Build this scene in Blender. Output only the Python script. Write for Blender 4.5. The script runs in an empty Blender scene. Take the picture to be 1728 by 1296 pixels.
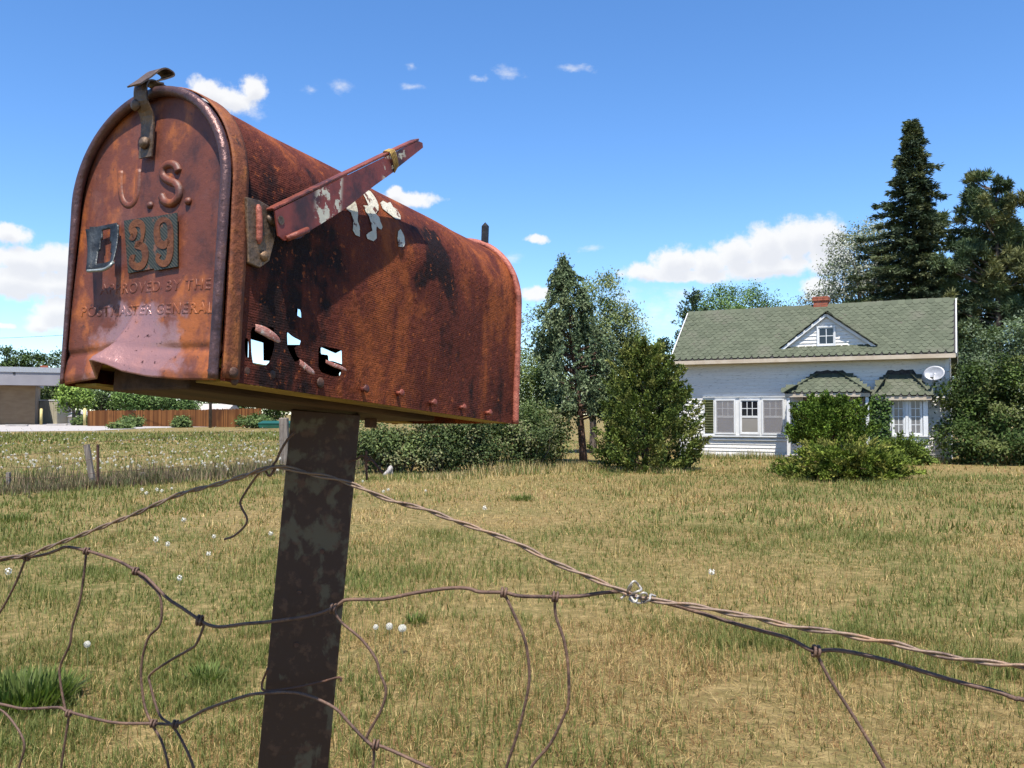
import bpy, bmesh, math, random
import numpy as np
from mathutils import Vector, Matrix
R = math.radians
random.seed(7)
rng = np.random.default_rng(7)
scene = bpy.context.scene
col = scene.collection

# ------------------------------------------------------------------ camera
F_PX, EYE, HORIZON = 1469.0, 1.5, 698.0      # focal length and horizon measured on the 1728 px photograph
PITCH = math.atan((HORIZON - 648) / F_PX)
cam_d = bpy.data.cameras.new('camera'); cam = bpy.data.objects.new('camera', cam_d); col.objects.link(cam)
cam_d.sensor_width = 36; cam_d.lens = F_PX / 1728 * 36; cam_d.clip_start = 0.02; cam_d.clip_end = 4000
cam.location = (0, 0, EYE); cam.rotation_euler = (math.pi / 2 + PITCH, 0, 0)
scene.camera = cam
vs = scene.view_settings
vs.view_transform = 'Standard'; vs.look = 'None'; vs.gamma = 1; vs.exposure = 0.9; vs.use_curve_mapping = False
scene.cycles.use_adaptive_sampling = True; scene.cycles.adaptive_threshold = .025
scene.cycles.max_bounces = 5; scene.cycles.transparent_max_bounces = 6
scene.cycles.diffuse_bounces = 2; scene.cycles.glossy_bounces = 2; scene.cycles.transmission_bounces = 3

# ------------------------------------------------------------------ sun and sky
SUN_AZ, SUN_EL = 183.0, 67.0                 # azimuth clockwise from +Y (the view direction)
sun_d = bpy.data.lights.new('sun', 'SUN'); sun_d.energy = 4.9; sun_d.angle = R(0.5); sun_d.color = (1.0, 0.955, 0.88)
sun = bpy.data.objects.new('sun', sun_d); col.objects.link(sun)
sdir = Vector((math.sin(R(SUN_AZ)) * math.cos(R(SUN_EL)), math.cos(R(SUN_AZ)) * math.cos(R(SUN_EL)), math.sin(R(SUN_EL))))
sun.rotation_euler = sdir.to_track_quat('Z', 'Y').to_euler()

def px_dir(px, py):
    x, y, z = (px - 864) / F_PX, 1.0, (648 - py) / F_PX
    c, s = math.cos(PITCH), math.sin(PITCH)
    return Vector((x, y * c - z * s, y * s + z * c))
def at(px, py, depth):
    "world point seen at a photo pixel at a given distance along +Y"
    d = px_dir(px, py); return Vector((0, 0, EYE)) + d * (depth / d.y)
def ground_at(px, py, z=0.0):
    d = px_dir(px, py); t = (z - EYE) / d.z
    return Vector((0, 0, EYE)) + d * t

class NT:
    "small node tree helper"
    def __init__(s, tree): s.t = tree; s.n = tree.nodes; s.l = tree.links
    def new(s, typ, **kw):
        n = s.n.new(typ)
        for k, v in kw.items(): setattr(n, k, v)
        return n
    def link(s, a, b): s.l.new(a, b)
    def setin(s, sock, v):
        if hasattr(v, 'is_output') or isinstance(v, bpy.types.NodeSocket): s.l.new(v, sock)
        else: sock.default_value = v
    def math(s, op, a, b=0.0, c=None, clamp=False):
        n = s.new('ShaderNodeMath', operation=op); n.use_clamp = clamp
        s.setin(n.inputs[0], a); s.setin(n.inputs[1], b)
        if c is not None: s.setin(n.inputs[2], c)
        return n.outputs[0]
    def vmath(s, op, a, b=None):
        n = s.new('ShaderNodeVectorMath', operation=op); s.setin(n.inputs[0], a)
        if b is not None: s.setin(n.inputs[1], b)
        return n.outputs['Value'] if op in ('LENGTH', 'DOT_PRODUCT') else n.outputs[0]
    def noise(s, vec, scale, detail=4, rough=.55, dist=0.0):
        n = s.new('ShaderNodeTexNoise'); s.setin(n.inputs['Vector'], vec)
        n.inputs['Scale'].default_value = scale; n.inputs['Detail'].default_value = detail
        n.inputs['Roughness'].default_value = rough; n.inputs['Distortion'].default_value = dist
        return n.outputs['Fac']
    def sstep(s, v, a, b, lo=0.0, hi=1.0):
        n = s.new('ShaderNodeMapRange', interpolation_type='SMOOTHSTEP'); s.setin(n.inputs[0], v)
        n.inputs[1].default_value = a; n.inputs[2].default_value = b; n.inputs[3].default_value = lo; n.inputs[4].default_value = hi
        return n.outputs[0]
    def mix(s, f, a, b, blend='MIX'):
        n = s.new('ShaderNodeMix', data_type='RGBA', blend_type=blend)
        s.setin(n.inputs[0], f); s.setin(n.inputs[6], rgba(a)); s.setin(n.inputs[7], rgba(b))
        return n.outputs[2]
    def mapping(s, vec, scale=(1, 1, 1), loc=(0, 0, 0), rot=(0, 0, 0)):
        n = s.new('ShaderNodeMapping'); s.setin(n.inputs[0], vec)
        n.inputs['Scale'].default_value = scale; n.inputs['Location'].default_value = loc; n.inputs['Rotation'].default_value = rot
        return n.outputs[0]
def rgba(c):
    if isinstance(c, (tuple, list)) and len(c) == 3: return (*c, 1.0)
    return c

world = bpy.data.worlds.new('World'); scene.world = world; world.use_nodes = True
W = NT(world.node_tree); W.n.clear()
sky = W.new('ShaderNodeTexSky', sky_type='NISHITA', sun_disc=False)
sky.sun_elevation = R(SUN_EL); sky.sun_rotation = R(SUN_AZ); sky.altitude = 1600
sky.air_density = 1.0; sky.dust_density = 0.35; sky.ozone_density = 3.0
SKY_STRENGTH = 0.13

def azel(px, py):
    d = px_dir(px, py).normalized(); return math.atan2(d.x, d.y), math.asin(d.z)
def cloud_group(name, blobs):
    "signed density of a set of elliptical cloud heaps, in azimuth and elevation"
    g = bpy.data.node_groups.new(name, 'ShaderNodeTree')
    g.interface.new_socket('Vector', in_out='INPUT', socket_type='NodeSocketVector')
    g.interface.new_socket('Density', in_out='OUTPUT', socket_type='NodeSocketFloat')
    T = NT(g); gi = T.new('NodeGroupInput'); go = T.new('NodeGroupOutput')
    cur = None
    for (cx, cy, rx, ry) in blobs:
        a, e = azel(cx, cy)
        v = T.vmath('SUBTRACT', gi.outputs[0], (a, e, 0))
        v = T.vmath('MULTIPLY', v, (F_PX / rx, F_PX / ry, 0))
        d = T.math('SUBTRACT', 1.0, T.vmath('LENGTH', v))
        if cur is None: cur = d
        else:
            m = T.new('ShaderNodeMath', operation='SMOOTH_MAX'); T.setin(m.inputs[0], cur); T.setin(m.inputs[1], d); m.inputs[2].default_value = .12
            cur = m.outputs[0]
    T.link(cur, go.inputs[0]); return g
HEAPS = [(1388, 405, 44, 44), (1345, 408, 50, 44), (1295, 418, 52, 42), (1245, 430, 50, 38), (1195, 444, 46, 26), (1140, 444, 52, 32), (1090, 460, 48, 18),
         (1290, 452, 110, 22), (1395, 440, 46, 30), (1170, 465, 90, 12),
         (385, 168, 58, 24), (428, 150, 26, 24), (350, 155, 36, 26),
         (690, 335, 56, 14), (668, 325, 22, 13), (905, 404, 22, 9),
         (15, 396, 34, 18), (40, 440, 62, 26), (95, 440, 60, 26), (30, 475, 80, 30), (105, 478, 60, 26),
         (100, 525, 40, 34), (70, 545, 30, 18), (5, 550, 14, 5),
         (1385, 487, 34, 20), (905, 495, 36, 14)]
VEILS = [(574, 149, 26, 16), (855, 125, 34, 16), (1105, 525, 90, 44), (1060, 505, 60, 26), (1150, 495, 60, 20), (1000, 420, 26, 9), (525, 150, 20, 12), (700, 145, 26, 7), (810, 133, 22, 6),
         (965, 117, 44, 9), (695, 112, 16, 8), (400, 180, 60, 20), (60, 460, 120, 50), (1240, 460, 160, 26), (700, 340, 70, 18), (860, 435, 30, 12),
         (2300, 480, 260, 40), (2700, 420, 160, 50), (-900, 500, 260, 36)]
tc = W.new('ShaderNodeTexCoord'); sep = W.new('ShaderNodeSeparateXYZ'); W.link(tc.outputs['Generated'], sep.inputs[0])
az = W.math('ARCTAN2', sep.outputs[0], sep.outputs[1]); el = W.math('ARCSINE', sep.outputs[2])
cmb = W.new('ShaderNodeCombineXYZ'); W.link(az, cmb.inputs[0]); W.link(el, cmb.inputs[1])
pos = cmb.outputs[0]
nz = W.new('ShaderNodeTexNoise'); W.link(pos, nz.inputs['Vector']); nz.inputs['Scale'].default_value = 34; nz.inputs['Detail'].default_value = 5; nz.inputs['Roughness'].default_value = .6
warp = W.vmath('MULTIPLY', W.vmath('SUBTRACT', nz.outputs['Color'], (.5, .5, .5)), (.022, .016, 0))
wp = W.vmath('ADD', pos, warp)
billow = W.noise(pos, 80, 8, .62)
gh, gv = cloud_group('cumulus_heaps', HEAPS), cloud_group('cloud_veils', VEILS)
def use(g, vec):
    n = W.new('ShaderNodeGroup'); n.node_tree = g; W.setin(n.inputs[0], vec); return n.outputs[0]
dens = W.math('ADD', use(gh, wp), W.math('MULTIPLY', W.math('SUBTRACT', billow, .5), 1.0))
above = use(gh, W.vmath('ADD', wp, (-.003, .010, 0)))
a_heap = W.math('MULTIPLY', W.sstep(dens, -.06, .46), .96)
veil_n = W.noise(W.mapping(pos, (1, 1.8, 1)), 30, 6, .65)
a_veil = W.math('MULTIPLY', W.sstep(W.math('ADD', use(gv, wp), W.math('MULTIPLY', W.math('SUBTRACT', veil_n, .58), 3.0)), -.1, 1.5), .66)
under = W.math('ADD', W.sstep(above, .2, .8), W.math('MULTIPLY', W.math('SUBTRACT', billow, .5), .8), clamp=True)
c_cloud = W.mix(W.math('MULTIPLY', under, .45), (.97, .97, .97), (.64, .67, .76))
alpha = W.math('MAXIMUM', a_heap, a_veil)
hsv = W.new('ShaderNodeHueSaturation'); W.link(sky.outputs[0], hsv.inputs['Color']); hsv.inputs['Saturation'].default_value = 1.2; hsv.inputs['Hue'].default_value = .503
bg_s = W.new('ShaderNodeBackground'); W.link(hsv.outputs[0], bg_s.inputs[0]); bg_s.inputs[1].default_value = SKY_STRENGTH
bg_c = W.new('ShaderNodeBackground'); W.link(c_cloud, bg_c.inputs[0]); bg_c.inputs[1].default_value = 0.55
mx = W.new('ShaderNodeMixShader'); W.link(alpha, mx.inputs[0]); W.link(bg_s.outputs[0], mx.inputs[1]); W.link(bg_c.outputs[0], mx.inputs[2])
wo = W.new('ShaderNodeOutputWorld'); W.link(mx.outputs[0], wo.inputs[0])

# ------------------------------------------------------------------ object helpers
def tag(o, label=None, category=None, group=None, kind=None):
    if label: o['label'] = label
    if category: o['category'] = category
    if group: o['group'] = group
    if kind: o['kind'] = kind
    return o
def empty(name, loc=(0, 0, 0), rz=0.0, **kw):
    o = bpy.data.objects.new(name, None); col.objects.link(o); o.location = loc; o.rotation_euler = (0, 0, rz)
    o.empty_display_size = .1
    return tag(o, **kw)
def link(name, me, mat, parent=None, smooth=False, **kw):
    o = bpy.data.objects.new(name, me); col.objects.link(o)
    if mat is not None and not me.materials: me.materials.append(mat)
    if parent is not None: o.parent = parent
    if smooth: me.polygons.foreach_set('use_smooth', [True] * len(me.polygons))
    return tag(o, **kw)

class MB:
    "collects shapes into one mesh"
    def __init__(s): s.v = []; s.f = []
    def add(s, vs_, fs_):
        k = len(s.v); s.v += [tuple(p) for p in vs_]; s.f += [tuple(i + k for i in f) for f in fs_]; return s
    def box(s, a, b):
        (x0, y0, z0), (x1, y1, z1) = a, b
        return s.add([(x0, y0, z0), (x1, y0, z0), (x1, y1, z0), (x0, y1, z0), (x0, y0, z1), (x1, y0, z1), (x1, y1, z1), (x0, y1, z1)],
                     [(0, 3, 2, 1), (4, 5, 6, 7), (0, 1, 5, 4), (1, 2, 6, 5), (2, 3, 7, 6), (3, 0, 4, 7)])
    def obox(s, M, sx, sy, sz):
        "box of full size centred on matrix M"
        k = MB().box((-sx / 2, -sy / 2, -sz / 2), (sx / 2, sy / 2, sz / 2))
        return s.add([M @ Vector(p) for p in k.v], k.f)
    def beam(s, p, q, w, t, up=(0, 0, 1)):
        p, q, up = Vector(p), Vector(q), Vector(up)
        d = (q - p); L_ = d.length; d.normalize(); sd = d.cross(up).normalized(); u = sd.cross(d)
        M = Matrix((sd, d, u)).transposed().to_4x4(); M.translation = (p + q) / 2
        return s.obox(M, w, L_, t)
    def prism(s, poly, d):
        "poly: 3D points of one face, d: extrusion vector"
        n = len(poly); P = [Vector(p) for p in poly]; d = Vector(d)
        return s.add(P + [p + d for p in P], [tuple(range(n))[::-1], tuple(range(n, 2 * n))] + [(i, (i + 1) % n, n + (i + 1) % n, n + i) for i in range(n)])
    def tube(s, pts, r, seg=8, caps=True):
        P = np.array([tuple(p) for p in pts], float); n = len(P)
        rr = np.full(n, r) if np.isscalar(r) else np.array(r, float)
        T = np.gradient(P, axis=0); T /= np.linalg.norm(T, axis=1)[:, None] + 1e-12
        u = np.cross(T[0], [0, 0, 1.0]);
        if np.linalg.norm(u) < 1e-3: u = np.cross(T[0], [0, 1.0, 0])
        u /= np.linalg.norm(u); th = np.arange(seg) * 2 * math.pi / seg; V = []
        for i in range(n):
            u = u - T[i] * (u @ T[i]); u /= np.linalg.norm(u) + 1e-12; w = np.cross(T[i], u)
            V.append(P[i] + rr[i] * (np.cos(th)[:, None] * u + np.sin(th)[:, None] * w))
        V = np.concatenate(V); fs_ = []
        for i in range(n - 1):
            for j in range(seg):
                a, b = i * seg + j, i * seg + (j + 1) % seg; fs_.append((a, b, b + seg, a + seg))
        if caps: fs_ += [tuple(range(seg))[::-1], tuple(range((n - 1) * seg, n * seg))]
        return s.add(V, fs_)
    def disc(s, c, axis, r, h, seg=12, r2=None):
        c, axis = Vector(c), Vector(axis).normalized(); r2 = r if r2 is None else r2
        return s.tube([c, c + axis * h], [r, r2], seg)
    def dome(s, c, axis, r, h, seg=10, rings=4):
        c, axis = Vector(c), Vector(axis).normalized()
        pts, rad = [], []
        for i in range(rings + 1):
            t = i / rings * math.pi / 2 * .97; pts.append(c + axis * h * math.sin(t)); rad.append(r * math.cos(t))
        return s.tube(pts, rad, seg)
    def mesh(s, name='m'):
        me = bpy.data.meshes.new(name); me.from_pydata(s.v, [], s.f); me.update(); return me
    def build(s, name, mat, parent=None, smooth=False, **kw):
        return link(name, s.mesh(name), mat, parent, smooth, **kw)
def bevel(o, w, seg=2):
    m = o.modifiers.new('edge', 'BEVEL'); m.width = w; m.segments = seg; m.limit_method = 'ANGLE'; m.angle_limit = R(35); return o
def spline(pts, n=8):
    "Catmull-Rom through the points"
    P = np.array([tuple(p) for p in pts], float)
    if len(P) < 3: return [Vector(p) for p in P]
    Q = np.vstack([2 * P[0] - P[1], P, 2 * P[-1] - P[-2]]); out = []
    for i in range(1, len(Q) - 2):
        for t in np.arange(n) / n:
            a, b, c, d = Q[i - 1], Q[i], Q[i + 1], Q[i + 2]
            out.append(.5 * (2 * b + (c - a) * t + (2 * a - 5 * b + 4 * c - d) * t * t + (3 * b - a - 3 * c + d) * t ** 3))
    out.append(P[-1]); return [Vector(p) for p in out]
def vnoise(x, y, scale, seed=0):
    "smooth value noise on arrays, 0..1"
    g = np.random.default_rng(seed).random((128, 128)); x = np.asarray(x) / scale + 400; y = np.asarray(y) / scale + 400
    i, j = np.floor(x).astype(int), np.floor(y).astype(int); fx, fy = x - i, y - j
    fx, fy = fx * fx * (3 - 2 * fx), fy * fy * (3 - 2 * fy); i0, i1, j0, j1 = i % 128, (i + 1) % 128, j % 128, (j + 1) % 128
    return (g[i0, j0] * (1 - fx) + g[i1, j0] * fx) * (1 - fy) + (g[i0, j1] * (1 - fx) + g[i1, j1] * fx) * fy
def fast_mesh(name, V, nper, colors=None):
    "mesh of n faces with nper own vertices each; V (n*nper,3); colors (n,3) per face"
    n = len(V) // nper; me = bpy.data.meshes.new(name)
    me.vertices.add(len(V)); me.vertices.foreach_set('co', np.asarray(V, np.float32).ravel())
    me.loops.add(len(V)); me.loops.foreach_set('vertex_index', np.arange(len(V), dtype=np.int32))
    me.polygons.add(n); me.polygons.foreach_set('loop_start', np.arange(0, len(V), nper, dtype=np.int32)); me.polygons.foreach_set('loop_total', np.full(n, nper, np.int32))
    me.update(calc_edges=True)
    if colors is not None:
        a = me.attributes.new('tint', 'FLOAT_COLOR', 'FACE')
        a.data.foreach_set('color', np.hstack([np.asarray(colors, np.float32), np.ones((n, 1), np.float32)]).ravel())
    return me
def unit(a): return a / (np.linalg.norm(a, axis=-1, keepdims=True) + 1e-9)

# ------------------------------------------------------------------ materials
def material(name):
    m = bpy.data.materials.new(name); m.use_nodes = True; T = NT(m.node_tree); T.n.clear()
    p = T.new('ShaderNodeBsdfPrincipled'); o = T.new('ShaderNodeOutputMaterial'); T.link(p.outputs[0], o.inputs[0])
    return m, T, p, o
def put(T, p, color=None, rough=None, metal=None, spec=None, normal=None):
    for k, v in (('Base Color', rgba(color) if color is not None else None), ('Roughness', rough), ('Metallic', metal), ('Specular IOR Level', spec), ('Normal', normal)):
        if v is not None: T.setin(p.inputs[k], v)
def bump(T, h, strength=.5, dist=.002):
    b = T.new('ShaderNodeBump'); T.setin(b.inputs['Height'], h); b.inputs['Strength'].default_value = strength; b.inputs['Distance'].default_value = dist; return b.outputs[0]
def objco(T): return T.new('ShaderNodeTexCoord').outputs['Object']
def noisy(name, c1, c2, scale=8, rough=.7, c3=None, t3=.62, bump_s=.3, bump_d=.003, stretch=(1, 1, 1), spec=.3, metal=0.0, detail=6, s3=None):
    "two colours blended by noise, a third in spots"
    m, T, p, o = material(name); v = T.mapping(objco(T), stretch)
    n = T.noise(v, scale, detail, .6); c = T.mix(T.sstep(n, .35, .65), c1, c2)
    if c3: c = T.mix(T.sstep(T.noise(T.mapping(v, loc=(7, 3, 5)), s3 or scale * 2.3, detail, .65), t3, t3 + .08), c, c3)
    put(T, p, c, rough, metal, spec, bump(T, T.noise(v, scale * 6, 4), bump_s, bump_d)); return m
def leafy(name, trans=.25, rough=.6, spec=.12):
    m, T, p, o = material(name); a = T.new('ShaderNodeAttribute', attribute_name='tint')
    put(T, p, a.outputs['Color'], rough, 0, spec)
    if trans:
        t = T.new('ShaderNodeBsdfTranslucent'); T.link(T.mix(1.0, a.outputs['Color'], (1.0, 1.15, .55), 'MULTIPLY'), t.inputs[0])
        x = T.new('ShaderNodeMixShader'); x.inputs[0].default_value = trans; T.link(p.outputs[0], x.inputs[1]); T.link(t.outputs[0], x.inputs[2]); T.link(x.outputs[0], o.inputs[0])
    return m
M = {}
M['leaf'] = leafy('leaf'); M['needle'] = leafy('needle', .10, .65, .10); M['grass'] = leafy('grass_blade', .3, .6, .2)
M['bark'] = noisy('bark', (.07, .05, .038), (.14, .11, .085), 6, .9, stretch=(3, 3, .6), bump_s=.9, bump_d=.02)
M['bark_red'] = noisy('reddish_bark', (.09, .05, .035), (.17, .10, .07), 7, .9, stretch=(3, 3, .5), bump_s=.9, bump_d=.02)
M['weathered_wood'] = noisy('weathered_wood', (.13, .105, .085), (.24, .20, .165), 5, .9, c3=(.06, .045, .035), stretch=(6, 6, .5), bump_s=.8, bump_d=.008)
M['white_paint'] = noisy('white_paint', (.66, .63, .58), (.73, .70, .65), 3, .6, c3=(.34, .31, .28), t3=.70, bump_s=.25, bump_d=.003)
M['trim'] = noisy('white_trim', (.60, .60, .59), (.68, .68, .67), 3, .5, c3=(.42, .39, .35), t3=.72)
M['tan_paint'] = noisy('tan_trim', (.42, .34, .25), (.50, .42, .32), 3, .65, c3=(.2, .15, .1), t3=.68)
M['soot'] = noisy('tar_flashing', (.022, .02, .02), (.05, .047, .045), 12, .8, bump_s=.6, bump_d=.01)
M['dark'] = noisy('dark_interior', (.012, .012, .014), (.025, .024, .025), 5, .8)
M['concrete'] = noisy('pale_concrete', (.30, .27, .25), (.36, .33, .305), 1.5, .9)
M['metal_grey'] = noisy('grey_metal', (.30, .30, .31), (.38, .38, .39), 10, .45, metal=.3)
M['black_metal'] = noisy('black_metal', (.015, .014, .014), (.03, .028, .028), 40, .5)

def clapboard_material():
    m, T, p, o = material('peeling_white_clapboard'); v = objco(T)
    n = T.noise(T.mapping(v, (.5, 1, 6)), 5, 6, .65)
    c = T.mix(T.sstep(n, .3, .7), (.66, .63, .58), (.75, .72, .67))
    peel = T.sstep(T.noise(T.mapping(v, (1.2, 1, 9), (3, 0, 1)), 4.5, 8, .7), .575, .64)
    c = T.mix(peel, c, (.27, .245, .22))
    oi = T.new('ShaderNodeObjectInfo'); c = T.mix(T.math('MULTIPLY', oi.outputs['Random'], .22), c, (.50, .50, .49))
    put(T, p, c, .65, 0, .3, bump(T, T.noise(T.mapping(v, (1, 1, 8)), 30, 4), .3, .003)); return m
M['clapboard'] = clapboard_material()
def shingle_material(name, a, b, lichen):
    m, T, p, o = material(name); oi = T.new('ShaderNodeObjectInfo'); g = T.new('ShaderNodeNewGeometry')
    rnd = T.math('ADD', oi.outputs['Random'], g.outputs['Random Per Island']); rnd = T.math('FRACT', rnd)
    v = g.outputs['Position']; c = T.mix(rnd, a, b)
    c = T.mix(T.sstep(T.noise(v, 1.1, 5, .6), .5, .75), c, lichen)
    c = T.mix(T.math('MULTIPLY', T.sstep(T.noise(v, 2.6, 5, .6), .64, .72), .75), c, (.10, .085, .07))
    put(T, p, c, .95, 0, .12, bump(T, T.noise(v, 160, 2), .5, .004)); return m
M['shingle'] = shingle_material('green_asphalt_shingle', (.074, .083, .056), (.096, .106, .072), (.105, .106, .078))
M['shingle_worn'] = shingle_material('worn_green_shingle', (.068, .078, .050), (.105, .108, .078), (.075, .070, .052))
def glass(name, tint, rough=.06):
    m, T, p, o = material(name); v = objco(T)
    put(T, p, T.mix(T.noise(v, 2.5, 3), tint, tuple(x * 1.5 for x in tint)), rough, 0, .6); return m
M['pane_dark'] = glass('dark_window_pane', (.012, .013, .016)); M['pane_curtain'] = glass('curtained_window_pane', (.13, .125, .125), .15); M['pane_shade'] = glass('blind_behind_pane', (.20, .185, .165), .2)
m, T, p, o = material('insect_screen'); put(T, p, (.30, .285, .29), .7)
t = T.new('ShaderNodeBsdfTransparent'); x = T.new('ShaderNodeMixShader'); x.inputs[0].default_value = .32; T.link(t.outputs[0], x.inputs[1]); T.link(p.outputs[0], x.inputs[2]); T.link(x.outputs[0], o.inputs[0]); M['screen'] = m
M['brick'] = noisy('red_brick', (.26, .075, .045), (.34, .11, .065), 9, .9, c3=(.16, .06, .045)); M['mortar'] = noisy('mortar', (.30, .27, .24), (.38, .35, .31), 12, .95)
M['shutter'] = noisy('green_shutter', (.085, .10, .035), (.15, .15, .06), 6, .7, c3=(.22, .17, .07), t3=.6)

def rust(name, dark, mid, bright, scale=14, streak=(1, 1, .25), rough=.62, metal=.15, balance=0.0, pits=.6, rib=None, extra=None, spec=.4, ramp=(.36, .50, .66)):
    m, T, p, o = material(name); v = objco(T)
    n1 = T.noise(T.mapping(v, streak), scale, 9, .62, .35); n2 = T.noise(T.mapping(v, loc=(3, 1, 2)), scale * 3.6, 6, .6)
    f = T.math('ADD', T.math('MULTIPLY', n1, .74), T.math('MULTIPLY', n2, .26)); f = T.math('ADD', f, balance)
    if extra: f = extra(T, v, f)
    c = T.mix(T.sstep(f, ramp[0], ramp[1]), dark, mid); c = T.mix(T.sstep(f, ramp[1] + .01, ramp[2]), c, bright)
    fine = T.noise(v, 260, 4, .6); c = T.mix(T.sstep(fine, .60, .72), c, tuple(x * .45 for x in mid))
    c = T.mix(T.math('MULTIPLY', T.sstep(T.noise(T.mapping(v, loc=(9, 9, 1)), 130, 5, .7), .60, .66), .8), c, bright); h = T.math('MULTIPLY', T.noise(v, 180, 5, .65), pits); h = T.math('ADD', h, T.math('MULTIPLY', n2, .8))
    if rib:
        uv = T.new('ShaderNodeUVMap'); s = T.new('ShaderNodeSeparateXYZ'); T.link(uv.outputs[0], s.inputs[0])
        w_ = T.math('SINE', T.math('MULTIPLY', s.outputs[0], 2 * math.pi / rib)); flat = T.sstep(T.noise(v, 20, 4), .50, .62)
        h = T.math('ADD', h, T.math('MULTIPLY', T.math('MULTIPLY', w_, .05), T.math('SUBTRACT', 1.0, flat)))
        c = T.mix(T.math('MULTIPLY', T.math('MULTIPLY', T.sstep(w_, -.2, .9), .08), T.math('SUBTRACT', 1.0, flat)), c, dark)
    put(T, p, c, T.math('ADD', rough - .1, T.math('MULTIPLY', n2, .25)), metal, spec, bump(T, h, .9, .0019)); return m

# ------------------------------------------------------------------ ground
m, T, p, o = material('dry_turf'); v = T.new('ShaderNodeNewGeometry').outputs['Position']
c = T.mix(T.sstep(T.noise(v, .35, 5, .6), .38, .62), (.165, .118, .046), (.115, .105, .034))
c = T.mix(T.sstep(T.noise(v, 9, 6, .7), .42, .66), c, (.28, .205, .088)); c = T.mix(T.sstep(T.noise(v, 40, 4, .7), .5, .7), c, (.075, .050, .026))
put(T, p, c, .95, 0, .1, bump(T, T.noise(v, 30, 5, .7), .8, .03)); M['turf'] = m
g = MB(); n_ = 24; xs = np.linspace(-1500, 1500, n_ + 1)
g.add([(x, y, 0) for y in xs for x in xs], [(j * (n_ + 1) + i, j * (n_ + 1) + i + 1, (j + 1) * (n_ + 1) + i + 1, (j + 1) * (n_ + 1) + i) for j in range(n_) for i in range(n_)])
g.build('ground', M['turf'], kind='structure')
lot = MB(); a = [ground_at(-420, 729), ground_at(0, 728.5), ground_at(160, 727), ground_at(260, 722.5), ground_at(470, 718), ground_at(480, 715.5), ground_at(-420, 713)]
lot.prism([(q.x, q.y, .004) for q in a][::-1], (0, 0, .02)); lot.build('parking_lot', M['concrete'], kind='structure')

GREEN1, GREEN2, STRAW1, STRAW2, BROWN = map(np.array, [(.100, .122, .028), (.165, .178, .052), (.48, .355, .160), (.32, .212, .082), (.20, .108, .045)])
HOUSE_YAW = 0.4813; HX, HY = 5.94, 30.836
def in_house(x, y):
    dx, dy = x - HX, y - HY; c_, s_ = math.cos(HOUSE_YAW), math.sin(HOUSE_YAW)
    lx, ly = dx * c_ - dy * s_, dx * s_ + dy * c_
    return (lx > -.05) & (lx < 8.6) & (ly > -.1)
def greenness(x, y):
    "0 dry straw .. 1 green"
    f = .42 * vnoise(x, y, 2.6, 1) + .30 * vnoise(x, y, .8, 2) + .28 * vnoise(x, y, 7.5, 3)
    f = f + .15 * np.clip((-x - 1.0) / 6, -.45, 1.0)
    f = (f - .5) * 1.3 + .5
    dry = vnoise(x, y * .6, 1.3, 9); return np.clip(f - .28 * np.clip(dry - .62, 0, 1), 0, 1)
def grass_colors(x, y, n):
    gq = greenness(x, y) + rng.normal(0, .18, n); t = rng.random((n, 1))
    c = np.where((gq > .465)[:, None], GREEN1 * (1 - t) + GREEN2 * t, STRAW1 * (1 - t) + STRAW2 * t)
    br = (rng.random(n) < .18 + .9 * np.clip(vnoise(x, y, 3.3, 14) - .45, 0, 1) + .10 * (x > 0)) & (gq < .48); c[br] = BROWN * (.8 + .7 * rng.random((br.sum(), 1)))
    c *= (.78 + .44 * rng.random((n, 1)))
    return c
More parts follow.
